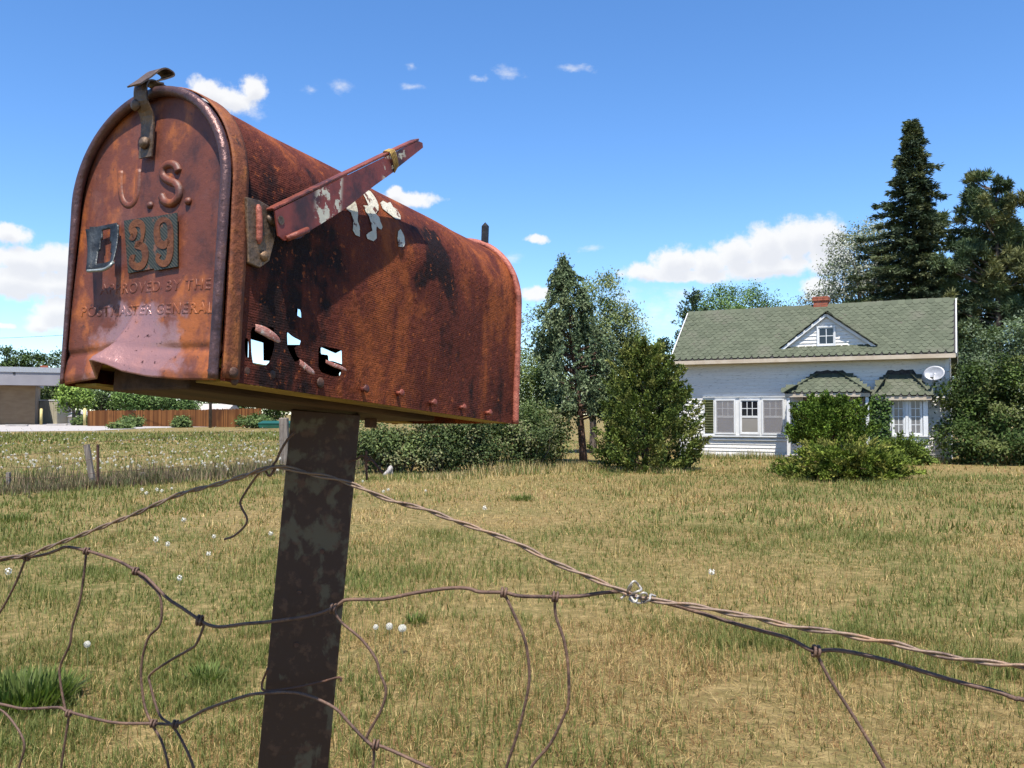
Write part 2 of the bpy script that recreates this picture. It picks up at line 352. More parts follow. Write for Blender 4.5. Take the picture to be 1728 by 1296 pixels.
def blades(n, r0, r1, az0, az1, hgt, wid, segs):
    r = np.sqrt(rng.uniform(r0 ** 2, r1 ** 2, n)); a_ = rng.uniform(az0, az1, n)
    x, y = r * np.sin(a_), r * np.cos(a_)
    tuft = vnoise(x, y, .16, 5) * .6 + vnoise(x, y, .42, 6) * .4
    keep = (rng.random(n) < np.clip((tuft - .22) * 2.6, .12, 1) * np.clip((vnoise(x, y, 1.5, 51) * .6 + vnoise(x, y, .5, 52) * .4 - .24) * 7, .62, 1)) & ~in_house(x, y)
    # snap a share of the blades towards tuft centres so bare thatch shows between
    x, y = x[keep], y[keep]; n = len(x)
    gx, gy = np.round(x / .07) * .07, np.round(y / .07) * .07; k = rng.uniform(0, .75, n) * (r1 < 14)
    jx, jy = (vnoise(gx, gy, .071, 21) - .5) * .08, (vnoise(gx, gy, .071, 22) - .5) * .08
    x, y = x + (gx + jx - x) * k, y + (gy + jy - y) * k
    c = grass_colors(x, y, n); grn = (c[:, 1] > c[:, 0])
    h = hgt * rng.uniform(.35, 1.25, n) * (.50 + 1.05 * vnoise(x, y, 1.3, 7)) * np.where(grn, 1.0, .82); w = wid * rng.uniform(.6, 1.3, n)
    th = rng.uniform(0, 2 * np.pi, n); lean = h * np.where(grn, rng.uniform(.05, .9, n), rng.uniform(.2, 2.6, n))
    d = np.stack([np.cos(th), np.sin(th), 0 * th], -1); s = np.stack([-np.sin(th), np.cos(th), 0 * th], -1)
    # blades mostly show their broad side
    b = np.stack([x, y, 0 * x - .005], -1)
    tip = b + d * lean[:, None] + np.stack([0 * x, 0 * x, np.sqrt(np.maximum(h ** 2 - (lean * .7) ** 2, (h * .16) ** 2))], -1)
    hw = s * w[:, None] * .5
    if segs == 1: return np.stack([b - hw, b + hw, tip], 1).reshape(-1, 3), c
    mid = b + (tip - b) * .5 + np.stack([-d[:, 0] * lean * .18, -d[:, 1] * lean * .18, h * .12], -1)
    q = np.stack([b - hw, b + hw, mid + hw * .8, mid - hw * .8], 1); t3 = np.stack([mid - hw * .8, mid + hw * .8, tip, tip], 1)
    return (q.reshape(-1, 3), c), (np.stack([mid - hw * .8, mid + hw * .8, tip], 1).reshape(-1, 3), c)
A0, A1 = R(-42), R(42)
(q, qc), (t, tc_) = blades(260000, 2.4, 6.5, A0, A1, .080, .0034, 2)
turf_root = link('lawn_grass', fast_mesh('lawn_near_lower', q, 4, qc), M['grass'], label='mown dry lawn of mixed straw and green blades around the fence', category='grass', kind='stuff')
link('blade_tip', fast_mesh('lawn_near_upper', t, 3, tc_), M['grass'], turf_root, kind='stuff')
def stalks(n, r0, r1, wid):
    r = np.sqrt(rng.uniform(r0 ** 2, r1 ** 2, n)); a_ = rng.uniform(A0, A1, n); x, y = r * np.sin(a_), r * np.cos(a_); k = vnoise(x, y, 1.1, 41) > .5; x, y = x[k], y[k]; n = len(x); h = rng.uniform(.10, .24, n); th = rng.uniform(0, 6.28, n)
    b = np.stack([x, y, 0 * x], -1); s = np.stack([np.cos(th + 1.57), np.sin(th + 1.57), 0 * th], -1) * wid; tip = b + np.stack([np.cos(th) * h * .35, np.sin(th) * h * .35, h], -1)
    c = np.array((.42, .30, .12)) * rng.uniform(.6, 1.2, (n, 1)); return np.stack([b - s, b + s, tip], 1).reshape(-1, 3), c
parts = [stalks(9000, 3, 9, .0012), stalks(9000, 9, 20, .003), blades(180000, 6.5, 12, A0, A1, .080, .0075, 1), blades(150000, 12, 24, A0, A1, .10, .017, 1), blades(90000, 24, 48, A0, A1, .12, .034, 1), blades(30000, 48, 74, R(-42), R(-2), .22, .07, 1)]
link('distant_blade', fast_mesh('lawn_far', np.vstack([a[0] for a in parts]), 3, np.vstack([a[1] for a in parts])), M['grass'], turf_root, kind='stuff')

# a band of tall rank weeds along the old field fence
def weed_band(n, pts, width, hgt, wid, cols):
    P = np.array(pts); seg = rng.integers(0, len(P) - 1, n); t = rng.random(n)
    c0 = P[seg] + (P[seg + 1] - P[seg]) * t[:, None]; x = c0[:, 0] + rng.normal(0, .1, n); y = c0[:, 1] + rng.normal(0, width, n)
    h = hgt * rng.uniform(.25, 1.3, n) * (.25 + 1.3 * vnoise(x, y, .9, 31) * vnoise(x, y, 3.1, 32) * 1.5); th = rng.uniform(0, 2 * np.pi, n); lean = h * rng.uniform(.1, .6, n)
    b = np.stack([x, y, 0 * x], -1); s = np.stack([np.cos(th + 1.5), np.sin(th + 1.5), 0 * th], -1) * (wid * rng.uniform(.5, 1.4, n))[:, None]
    tip = b + np.stack([np.cos(th) * lean, np.sin(th) * lean, h], -1); C = np.array(cols)
    c = C[rng.integers(0, len(C), n)] * rng.uniform(.7, 1.25, (n, 1)); return np.stack([b - s, b + s, tip], 1).reshape(-1, 3), c
fence_line = [ground_at(-260, 836), ground_at(0, 828), ground_at(160, 820), ground_at(330, 808), ground_at(490, 796), ground_at(640, 786)]
FL = [(q.x, q.y) for q in fence_line]
w1 = weed_band(15000, FL, .75, .36, .010, [(.20, .15, .09), (.26, .19, .12), (.16, .10, .085), (.09, .115, .04), (.11, .13, .05), (.33, .25, .14)])
w2 = weed_band(7000, [(x, y - .9) for x, y in FL[:4]], .25, .30, .010, [(.09, .06, .04), (.14, .10, .06), (.11, .13, .05)])
w3 = weed_band(6000, [tuple(ground_at(a, b).xy) for a, b in ((1180, 772.5), (1330, 775), (1440, 777), (1610, 781.5), (1760, 784))], .35, .28, .010, [(.12, .16, .045), (.16, .19, .06), (.42, .33, .16), (.36, .27, .13)])
w4 = weed_band(7000, [tuple(ground_at(a, b).xy) for a, b in ((560, 802), (760, 806), (900, 797), (1000, 792), (1150, 797))], .5, .22, .010, [(.50, .38, .19), (.42, .31, .14), (.14, .17, .05)])
wv, wc = [np.vstack([k[i] for k in (w1, w2, w3, w4)]) for i in (0, 1)]
link('weed_strip', fast_mesh('weed_strip', wv, 3, wc), M['grass'], label='tall dry weeds along the old field fence and the foot of the hedge', category='weeds', kind='stuff')

# leafy green weed clumps in the lawn (rosettes one can pick out)
def weed_clump(px, py, rad, hgt, n, label):
    c0 = ground_at(px, py); a_ = rng.uniform(0, 2 * np.pi, n); r = rad * np.sqrt(rng.random(n))
    b = np.stack([c0.x + r * np.cos(a_) * .6, c0.y + r * np.sin(a_) * .6, 0 * r], -1); out = np.stack([np.cos(a_), np.sin(a_), 0 * a_], -1)
    L_ = hgt * rng.uniform(.5, 1.2, n); d = unit(out * rng.uniform(.1, 1.6, (n, 1)) + np.array([0, 0, 1]) + rng.normal(0, .3, (n, 3))); s = np.cross(d, [0, 0, 1.0]); s = unit(s) * (hgt * .035 * rng.uniform(.6, 1.4, n))[:, None]
    tip = b + d * L_[:, None]; mid = b + d * (L_ * .55)[:, None]
    c = np.array((.092, .122, .028)) * rng.uniform(.6, 1.5, (n, 1))
    o = link('weed_clump', fast_mesh('weed_clump', np.stack([b, mid + s, tip, mid - s], 1).reshape(-1, 3), 4, c), M['grass'])
    return tag(o, label, 'weed', 'green weed clumps in the lawn')
CL = 'low green weed clump growing out of the dry lawn'
for px, py, r_, h_, n, lb in [(40, 1190, .34, .17, 1500, 'large leafy green weed clump below the wire mesh'), (350, 1150, .12, .11, 260, 'small green weed tuft between the post and the crooked wire stays'), (700, 1052, .10, .09, 200, 'small green weed tuft behind the three dandelion clocks'), (880, 845, .30, .14, 260, 'green weed tuft in the lawn before the hedge'), (20, 880, .4, .13, 320, 'broad green weed patch before the old field fence')]:
    weed_clump(px, py, r_, h_, n, lb)

# ------------------------------------------------------------------ dandelion clocks
m, T, p, o = material('dandelion_fluff'); put(T, p, (.58, .56, .49), .9, 0, .1); M['fluff'] = m
M['stem'] = noisy('green_stem', (.15, .17, .06), (.22, .20, .09), 20, .7)
def fluff_mesh(r, n, k_=.42):
    mb = MB()
    for k in range(n):
        z = 1 - 2 * (k + .5) / n; a_ = k * 2.39996; d = Vector((math.sqrt(1 - z * z) * math.cos(a_), math.sqrt(1 - z * z) * math.sin(a_), z))
        s = d.orthogonal().normalized(); s2 = d.cross(s); c0 = d * r
        mb.add([c0 - s * r * k_, c0 - s2 * r * k_ + d * r * .1, c0 + s * r * k_, c0 + s2 * r * k_ + d * r * .1], [(0, 1, 2, 3)])
        mb.add([d * r * .15 - s * r * .03, d * r * .15 + s * r * .03, c0], [(0, 1, 2)])
    return mb.mesh('seed_head')
head_near, head_far = fluff_mesh(.019, 80, .20), fluff_mesh(.023, 16); head_near.materials.append(M['fluff']); head_far.materials.append(M['fluff'])
stem_me = MB().tube([(0, 0, -.01), (.004, .003, .5), (0, 0, 1)], [.0022, .002, .0016], 5).mesh('stem'); stem_me.materials.append(M['stem'])
GRP = 'dandelion clocks in the grass'
def dandelion(x, y, h, near, label):
    e = empty('dandelion', (x, y, 0), rng.uniform(0, 6)); tag(e, label, 'dandelion', GRP)
    o = link('seed_head', head_near if near else head_far, None, e); o.location = (0, 0, h); s = rng.uniform(.8, 1.25); o.scale = (s, s, s)
    st = link('stem', stem_me, None, e); st.scale = (1, 1, h)
    return e
def dandelion_px(px, py, h, near, label):
    q = ground_at(px, py, h); dandelion(q.x, q.y, h, near, label)
for px in ((634, 1058), (657, 1057), (679, 1060)): dandelion_px(*px, .17, True, 'dandelion clock in the row of three beside the rusty post')
dandelion_px(147, 1087, .18, True, 'single large dandelion clock framed by a cell of the wire mesh')
for q in [(263, 910), (361, 905), (283, 918), (310, 877), (303, 975), (14, 964), (457, 900), (612, 812), (655, 826), (647, 829), (718, 828), (818, 857), (352, 934), (240, 826), (247, 832), (265, 826), (290, 824), (273, 828), (1201, 965)]:
    dandelion_px(*q, .15, False, 'dandelion clock standing alone in the lawn beyond the wire mesh')
spots = []
while len(spots) < 760:
    px, py = rng.uniform(-260, 590), 728 + 84 * rng.random() ** 1.2
    q = ground_at(px, py)
    if vnoise(np.array([q.x]), np.array([q.y]), 4.0, 17)[0] + rng.uniform(-.3, .3) > .42: spots.append((q.y, q.x))
spots.sort()
vis = [s for s in spots if -.62 * s[0] < s[1] < -.10 * s[0] + .2]; rest = [s for s in spots if s not in set(vis[:255])]
for y, x in vis[:255]: dandelion(x, y, rng.uniform(.18, .42), False, 'white dandelion clock in the rough field behind the old fence')
P = np.array([(x, y, rng.uniform(.2, .45)) for y, x in rest]); n = len(P); V = []
for k in range(6):
    th, ph = rng.uniform(0, 6.28, n), rng.uniform(-1, 1, n); a_ = np.stack([np.cos(th), np.sin(th), ph], -1); a_ = unit(a_) * .034; b_ = unit(np.cross(a_, rng.normal(0, 1, (n, 3)))) * .034
    V.append(np.stack([P - a_, P - b_, P + a_, P + b_], 1).reshape(-1, 3))
link('dandelion_field', fast_mesh('dandelion_field', np.vstack(V), 4), M['fluff'], label='scatter of far white dandelion clocks across the rough field', category='dandelions', kind='stuff')

# ------------------------------------------------------------------ trees and shrubs
def rand_dirs(n): return unit(rng.normal(0, 1, (n, 3)))
def crown_mesh(name, C, U, V, cols): # leaf rhombs: base C, length U, half width V
    Q = np.stack([C, C + U * .5 + V, C + U, C + U * .5 - V], 1).reshape(-1, 3); return fast_mesh(name, Q, 4, cols)
def ellipsoid_points(ells, n, shell=.55):
    w = np.array([e[3] * e[4] * e[5] for e in ells]) ** .67; k = rng.choice(len(ells), n, p=w / w.sum()); E_ = np.array(ells)[k]
    d = rand_dirs(n); r = (shell ** 3 + (1 - shell ** 3) * rng.random(n)) ** (1 / 3); return E_[:, :3] + d * r[:, None] * E_[:, 3:6], d
def limbs(mb, base, targets, r0, fork, wob=.15, seg=5):
    "limbs from a fork on the trunk to clump centres"
    for q in targets:
        q = Vector(q); f = Vector(fork) + Vector((0, 0, rng.uniform(-.1, .25) * (q.z - base[2])))
        if f.z > q.z: f = Vector(fork)
        mid = f.lerp(q, .55) + Vector(rng.normal(0, wob, 3)); mid.z -= .06 * (q - f).length
        mb.tube(spline([f, mid, q], 3), np.linspace(r0, r0 * .22, 7), seg, False)
def broadleaf(name, label, base, ells, clumps, per, crad, leaf, cols, trunk_r, fork_h, bark='bark', cat='tree', group=None, shell=.5, n_limb=26, flat=.6, mat='leaf', stems=1, aspect=.36):
    base = Vector(base); root = empty(name, base, label=label, category=cat, group=group); E_ = [(*((Vector(e[:3]) - base)), *e[3:]) for e in ells]
    cc, dirs = ellipsoid_points(E_, clumps, shell); cc = cc[cc[:, 2] > .05]; nC = len(cc); idx = rng.integers(0, nC, nC * per); N = len(idx)
    C = cc[idx] + rng.normal(0, crad, (N, 3)) * np.array([1, 1, .75]); keep = C[:, 2] > .02; C, idx = C[keep], idx[keep]; N = len(C)
    U = unit(rand_dirs(N) + np.array([0, 0, -.15])) * (leaf * rng.uniform(.6, 1.35, N))[:, None]; nn = unit(rand_dirs(N) * (1 - flat) + np.array([0, 0, 1.0]) * flat + .5 * unit(C - C.mean(0)))
    V = unit(np.cross(U, nn)) * (leaf * aspect * rng.uniform(.7, 1.2, N))[:, None]
    K = np.array(cols); ct = K[rng.integers(0, len(K), nC)] * rng.uniform(.75, 1.3, (nC, 1)); c = ct[idx] * rng.uniform(.7, 1.35, (N, 1))
    link('crown', crown_mesh('crown', C, U, V, c), M[mat], root)
    mb = MB(); top = Vector((0, 0, fork_h))
    if stems == 1: mb.tube(spline([(0, 0, -.05), (.03, .02, fork_h * .5), top, (rng.normal(0, .05), rng.normal(0, .05), fork_h * 1.35)], 4), np.linspace(trunk_r, trunk_r * .55, 13), 8); limbs(mb, (0, 0, 0), cc[rng.choice(nC, min(n_limb, nC), False)], trunk_r * .45, top)
    else:
        for k in range(stems):
            q = cc[rng.integers(0, nC)]; b = Vector((q[0] * .45 + rng.normal(0, .1), q[1] * .45 + rng.normal(0, .1), -.03)); mb.tube(spline([b, b.lerp(Vector(q), .5) + Vector(rng.normal(0, .08, 3)), q], 4), np.linspace(trunk_r, trunk_r * .3, 9), 5, False)
    mb.build('trunk', M[bark], root, True); return root
def plumes(name, label, base, H, z0, prof, n_pl, per, length, wid, updir, cols, trunk_r, bark='bark_red', cat='tree', out=.55, group=None, spray=.10, top_sharp=True, offs=(0, 0)):
    "juniper like crown: many feathery plumes set on the surface of a solid of revolution"
    base = Vector(base); root = empty(name, base, label=label, category=cat, group=group)
    t = rng.random(n_pl) ** (1.25 if top_sharp else 1.0); z = z0 + (H - z0) * t; a_ = rng.uniform(0, 2 * np.pi, n_pl); lob = 1 + .22 * np.sin(a_ * 3 + t * 5) + .16 * np.sin(a_ * 7 - t * 9)
    rad = prof(t) * lob * (1 - .5 * rng.random(n_pl) ** 1.6); o = np.stack([np.cos(a_), np.sin(a_), 0 * a_], -1); sway = np.stack([offs[0] * t, offs[1] * t, 0 * t], -1)
    P0 = o * rad[:, None] + np.stack([0 * z, 0 * z, z], -1) + sway; D = unit(o * out + np.array([0, 0, updir]) + rng.normal(0, .28, (n_pl, 3))); L_ = length * rng.uniform(.6, 1.4, n_pl)
    idx = np.repeat(np.arange(n_pl), per); N = len(idx); s = rng.random(N)
    C = P0[idx] + D[idx] * (L_[idx] * (s - .35))[:, None] + rng.normal(0, 1, (N, 3)) * (spray * (1.15 - s))[:, None]; keep = C[:, 2] > .03; C, idx = C[keep], idx[keep]; N = len(C)
    U = unit(D[idx] + rng.normal(0, .55, (N, 3))) * (wid * 3.6 * rng.uniform(.6, 1.3, N))[:, None]; V = unit(np.cross(U, rand_dirs(N))) * (wid * rng.uniform(.6, 1.3, N))[:, None]
    K = np.array(cols); ct = K[rng.integers(0, len(K), n_pl)] * rng.uniform(.75, 1.25, (n_pl, 1)); c = ct[idx] * rng.uniform(.7, 1.3, (N, 1)); link('crown', crown_mesh('crown', C, U, V, c), M['needle'], root)
    mb = MB(); mb.tube(spline([(0, 0, -.05), (offs[0] * .3 + .02, offs[1] * .3, H * .35), (offs[0] * .9, offs[1] * .9, H * .9)], 6), np.linspace(trunk_r, trunk_r * .12, 13), 8)
    for q, zz in list(zip(P0, z))[::max(1, n_pl // 70)]:
        ax = Vector((offs[0] * zz / H, offs[1] * zz / H, max(z0 * .8, zz - .3))); mb.tube(spline([ax, ax.lerp(Vector(q), .5), q], 3), np.linspace(trunk_r * .25, trunk_r * .06, 7), 4, False)
    mb.build('trunk', M[bark], root, True); return root
def spruce(name, label, base, H, z0, prof, nb, cols, trunk_r, sides=None):
    root = empty(name, base, label=label, category='tree'); mb = MB(); mb.tube([(0, 0, -.1), (.05, 0, H * .5), (0, 0, H)], [trunk_r, trunk_r * .55, .015], 8); Cs, Us, Vs, Ks = [], [], [], []; K = np.array(cols)
    for i in range(nb):
        t = ((i + rng.random()) / nb) ** 1.12; zz = z0 + (H - z0) * t; a_ = i * 2.39996 + rng.normal(0, .25); Rr = prof(t) * rng.uniform(.50, 1.22) * (1 + .18 * math.sin(3 * a_ + 9 * t)); o = np.array([math.cos(a_), math.sin(a_), 0])
        pts = [np.array([0, 0, zz]) + o * Rr * s + np.array([0, 0, Rr * (.10 * s - .42 * s * s + .22 * s ** 4)]) for s in np.linspace(0, 1, 7)]; mb.tube(pts, np.linspace(.035 * (1 - t) + .012, .006, 7), 4, False)
        n = int(26 + 62 * Rr); s = rng.random(n) ** .7; k = np.clip((s * 6).astype(int), 0, 5); fr = (s * 6 - k)[:, None]; PP = np.array(pts); ctr = PP[k] * (1 - fr) + PP[k + 1] * fr
        lat = np.cross(o, [0, 0, 1.0]); side = rng.choice([-1, 1], n)[:, None]; spread = (.10 + .26 * Rr * (1 - s) * rng.random(n))[:, None]; C = ctr + lat * side * spread * rng.random((n, 1)) + rng.normal(0, .045, (n, 3))
        tw = unit(o * rng.uniform(.5, 1.2, (n, 1)) + lat * side * rng.uniform(.1, 1.1, (n, 1)) + np.array([0, 0, 1]) * rng.uniform(-.5, .28, (n, 1))); ct = K[rng.integers(0, len(K))] * rng.uniform(.75, 1.3)
        for rep in range(3):
            U = unit(tw + rng.normal(0, .3, (n, 3))) * rng.uniform(.14, .30, (n, 1)); Cs.append(C + rng.normal(0, .03, (n, 3))); Us.append(U); Vs.append(unit(np.cross(U, rand_dirs(n))) * rng.uniform(.018, .038, (n, 1))); Ks.append(ct * rng.uniform(.65, 1.4, (n, 1)))
    link('crown', crown_mesh('crown', np.vstack(Cs), np.vstack(Us), np.vstack(Vs), np.vstack(Ks)), M['needle'], root); mb.build('trunk', M['bark'], root, True); return root
def pine(name, label, base, H, clump_list, per, cols, trunk_r, lean=0.0):
    root = empty(name, base, label=label, category='tree'); mb = MB(); mb.tube(spline([(0, 0, -.1), (lean * .4, 0, H * .5), (lean, 0, H)], 5), np.linspace(trunk_r, .04, 11), 8); K = np.array(cols); Cs, Us, Vs, Ks = [], [], [], []
    for (x, y, z, r) in clump_list:
        f = Vector((lean * z / H, 0, max(1.0, z - .5 - .25 * math.hypot(x, y)))); mb.tube(spline([f, f.lerp(Vector((x, y, z)), .6) - Vector((0, 0, .12)), (x, y, z)], 3), np.linspace(.045, .015, 7), 5, False)
        nn = max(4, int(6.5 * r / .5)); sub = np.array([x, y, z]) + rand_dirs(nn) * r * .62 * rng.random((nn, 1)) ** .4; ct = K[rng.integers(0, len(K))] * rng.uniform(.75, 1.3)
        for q in sub:
            d = unit(rand_dirs(per) + np.array([0, 0, .45])); U = d * rng.uniform(.16, .32, (per, 1)) * (.7 + .5 * r); Cs.append(q + d * .03 + rng.normal(0, .05, (per, 3))); Us.append(U); Vs.append(unit(np.cross(U, rand_dirs(per))) * rng.uniform(.014, .030, (per, 1))); Ks.append(ct * rng.uniform(.65, 1.4, (per, 1)))
    link('crown', crown_mesh('crown', np.vstack(Cs), np.vstack(Us), np.vstack(Vs), np.vstack(Ks)), M['needle'], root); mb.build('trunk', M['bark'], root, True); return root
def E(px, py, depth, rx, ry, rz): q = at(px, py, depth); return (q.x, q.y, q.z, rx, ry, rz)
def base_at(px, depth): q = at(px, HORIZON, depth); return (q.x, q.y, 0)

# tall trees behind and beside the house
sp_prof = lambda t: 4.0 * (1 - t) ** .85 + .12
spruce('spruce_tree', 'tall dark spruce with a pointed top rising behind the house', base_at(1546, 42), 15.75, 1.2, sp_prof, 350, [(.050, .070, .038), (.068, .086, .044), (.090, .102, .048), (.040, .056, .034)], .28)
pc = []
for (px, py, r_) in [(1668, 298, .55), (1655, 318, .45), (1688, 322, .5), (1668, 345, .7), (1700, 350, .6), (1640, 372, .5), (1690, 385, .9), (1660, 405, .8), (1722, 400, .8), (1628, 420, .6), (1700, 440, 1.0), (1745, 440, .9), (1650, 460, .9), (1618, 480, .7), (1685, 490, 1.0), (1735, 500, 1.0), (1640, 520, .9), (1780, 420, .8), (1790, 500, 1.0), (1760, 370, .7), (1640, 350, .35), (1705, 540, 1.0), (1620, 560, .7), (1770, 560, 1.0), (1660, 575, .8), (1605, 520, .8), (1612, 600, .8), (1690, 610, 1.0), (1740, 600, 1.0), (1640, 610, .9), (1600, 450, .5), (1715, 465, .9)]:
    q = at(px, py, 40) - Vector(base_at(1688, 40)); pc.append((q.x, q.y + rng.uniform(-1.3, 1.0), q.z, r_)); [pc.append((q.x + rng.uniform(-.7, .7), q.y + rng.uniform(-.4, 1.8), q.z + rng.uniform(-.6, .3), r_ * .85)) for _ in range(3)]
pine('pine_tree', 'ponderosa style pine with rounded needle tufts to the right of the spruce', base_at(1688, 40), 11.7, [(a, b, c_, r_ * 1.22) for a, b, c_, r_ in pc], 95, [(.075, .105, .048), (.098, .128, .058), (.058, .084, .042), (.12, .125, .052)], .24)
broadleaf('poplar_tree', 'silvery grey leaved poplar rising left of the tall spruce', base_at(1465, 46), [E(1455, 440, 46, 1.9, 1.9, 1.9), E(1435, 480, 46, 1.9, 1.6, 1.3), E(1480, 410, 46, 1.3, 1.5, 1.2), E(1420, 420, 46, .8, .9, .9), E(1500, 480, 46, 1.6, 1.6, 1.8), E(1385, 507, 46, 1.1, 1.0, .5)], 340, 42, .26, .13, [(.20, .22, .17), (.27, .29, .24), (.13, .16, .09), (.33, .34, .30)], .22, 3.2, n_limb=40)
broadleaf('locust_tree', 'bright green feathery locust showing above the left end of the roof', base_at(1250, 40), [E(1245, 512, 40, 1.9, 1.2, .75), E(1272, 498, 40, .55, .6, .45), E(1222, 500, 40, .6, .7, .5), E(1305, 522, 40, .6, .7, .3), E(1210, 525, 40, 1.0, 1, .6)], 150, 46, .18, .10, [(.12, .19, .06), (.15, .23, .075), (.09, .15, .05)], .14, 3.4, n_limb=24)
plumes('juniper_tree', 'slim dark conifer at the far left corner behind the roof', base_at(1170, 37), 6.5, 1.0, lambda t: 1.15 * (1 - t) ** .7 + .1, 300, 36, .5, .030, .7, [(.055, .085, .040), (.075, .105, .045), (.042, .065, .034)], .12)
plumes('juniper_tree', 'low dark conifer left of the house seen between bush and roof', base_at(1120, 38), 4.6, .6, lambda t: 1.1 * (1 - t) ** .7 + .1, 180, 30, .5, .032, .7, [(.050, .078, .040), (.065, .09, .045)], .10)
broadleaf('willow_tree', 'pale grey green willow like tree behind the weeping juniper', base_at(1000, 33), [E(1000, 540, 33, 1.5, 1.4, 1.4), E(1018, 500, 33, .85, .9, .9), E(1045, 535, 33, .8, .9, .8), E(1075, 600, 33, .7, .9, .9), E(920, 560, 33, .95, 1.1, 1.3), E(1050, 565, 33, .9, 1.1, 1.1), E(905, 640, 33, .9, 1.2, 1.5), E(1060, 630, 33, 1.1, 1.2, 1.4), E(980, 620, 33, 1.7, 1.2, 1.3), E(1085, 690, 33, 1.0, 1.2, 1.0)], 330, 105, .20, .115, [(.19, .22, .105), (.24, .265, .145), (.155, .19, .08), (.13, .17, .062)], .16, 1.6, n_limb=46, aspect=.26)
plumes('juniper_tree', 'weeping blue green juniper on a bare leaning trunk before the willow', base_at(985, 26.0), 6.05, 1.55, lambda t: np.interp(t, [0, .1, .22, .53, .77, .92, 1], [.75, 1.2, 1.25, .95, .50, .24, .04]), 360, 85, .55, .027, -.75, [(.088, .120, .058), (.115, .148, .072), (.066, .092, .045), (.135, .165, .085)], .13, out=.45, spray=.07, offs=(-.62, 0))
plumes('juniper_bush', 'broad olive green juniper bush left of the house', base_at(1088, 23.2), 3.22, .02, lambda t: np.minimum(1.05 + 1.2 * t, 1.42 * (1 - t) ** .48) + .02, 430, 115, .46, .023, .75, [(.092, .122, .026), (.122, .150, .034), (.066, .092, .022), (.145, .155, .042)], .10, cat='bush', out=.75, spray=.08, top_sharp=False)
# hedge between the juniper and the mailbox post
hd = [(655, 758, 21.8, 1.0, .7, .62, 'grey green leafy shrub with bare lower stems at the near end of the hedge'), (735, 752, 21.9, .85, .7, .72, 'dark leafy hedge shrub beside the grey green end shrub'), (805, 745, 22.4, .9, .75, .85, 'hedge shrub with dead twigs in the middle of the hedge'), (880, 738, 23, .95, .8, .95, 'rounded green hedge shrub under the back of the mailbox'), (915, 735, 24.5, .65, .7, .95, 'green hedge shrub at the foot of the weeping juniper')]
for px, py, d, rx, ry, rz, lb in hd:
    broadleaf('hedge_shrub', lb, base_at(px, d), [E(px, py, d, rx, ry, rz), E(px - 18, py - 18, d, rx * .6, ry * .7, rz * .6), E(px + 22, py + 8, d, rx * .7, ry * .7, rz * .6)], 58, 125, .15, .078, [(.085, .112, .038), (.11, .138, .050), (.055, .078, .027), (.15, .15, .072)], .020, .3, cat='bush', shell=.35, stems=30, group='shrubs of the hedge')
broadleaf('shrub', 'tall loose green shrub behind the hedge and beside the weeping juniper', base_at(895, 26.5), [E(895, 690, 26.5, 1.0, .9, 1.3), E(925, 705, 26.5, .8, .9, .9), E(870, 640, 26.5, .7, .8, .9)], 110, 110, .17, .08, [(.11, .15, .050), (.15, .185, .07), (.08, .115, .036)], .03, .5, cat='bush', stems=14)
# in front of the house
def spread_juniper(name, label, base, arms, cols, wid=.016, per=70):
    base = Vector(base); root = empty(name, base, label=label, category='bush'); Cs, Us, Vs, Ks = [], [], [], []; K = np.array(cols); mb = MB()
    for (tx, ty, tz, rad) in arms:
        n = per; s = rng.random(n) ** .6; P0 = np.array([tx * .25, ty * .25, .05]); P2 = np.array([tx, ty, tz]); P1 = (P0 + P2) / 2 + np.array([0, 0, .12]); c_ = ((1 - s) ** 2)[:, None] * P0 + (2 * s * (1 - s))[:, None] * P1 + (s ** 2)[:, None] * P2
        D = unit(np.array([tx, ty, tz * .9 + .25]))
        C = c_ + rng.normal(0, 1, (n, 3)) * (rad * (1.1 - .8 * s))[:, None] * np.array([1, 1, .8]); U = unit(D + rng.normal(0, .5, (n, 3))) * (wid * 4.2 * rng.uniform(.6, 1.4, (n, 1))); keep = C[:, 2] > .02
        Cs.append(C[keep]); Us.append(U[keep]); Vs.append((unit(np.cross(U, rand_dirs(n))) * wid * rng.uniform(.6, 1.2, (n, 1)))[keep]); Ks.append((K[rng.integers(0, len(K))] * rng.uniform(.75, 1.3) * rng.uniform(.7, 1.3, (n, 1)))[keep])
        if rng.random() < .25: mb.tube([P0, P1, P2], [.02, .014, .005], 4, False)
    link('crown', crown_mesh('crown', np.vstack(Cs), np.vstack(Us), np.vstack(Vs), np.vstack(Ks)), M['needle'], root); mb.build('trunk', M['bark_red'], root); return root
def dome_arms(n, rx, ry, rz, rad, lo=.1):
    out = []
    for k in range(n):
        a_ = rng.uniform(0, 2 * np.pi); e_ = math.asin(rng.uniform(lo, 1)); s = rng.uniform(.72, 1.08) * (1 + .12 * math.sin(3 * a_ + 1)); out.append((rx * s * math.cos(a_) * math.cos(e_), ry * s * math.sin(a_) * math.cos(e_), rz * s * math.sin(e_) + .02, rad * rng.uniform(.7, 1.4)))
    return out
JC = [(.095, .128, .018), (.125, .155, .025), (.065, .092, .016), (.15, .15, .034)]
arms = dome_arms(280, 1.60, 1.2, .90, .09, .0)
spread_juniper('juniper_bush', 'wide spreading yellow green juniper on the lawn before the house', base_at(1422, 20.2), arms, JC, .022, 130)
spread_juniper('juniper_bush', 'smaller bright green juniper between the spreading one and the bay window', base_at(1520, 25.5), dome_arms(130, .90, .6, .82, .07, .0), [(.12, .165, .03), (.15, .195, .04), (.09, .125, .025)], .020, 110)
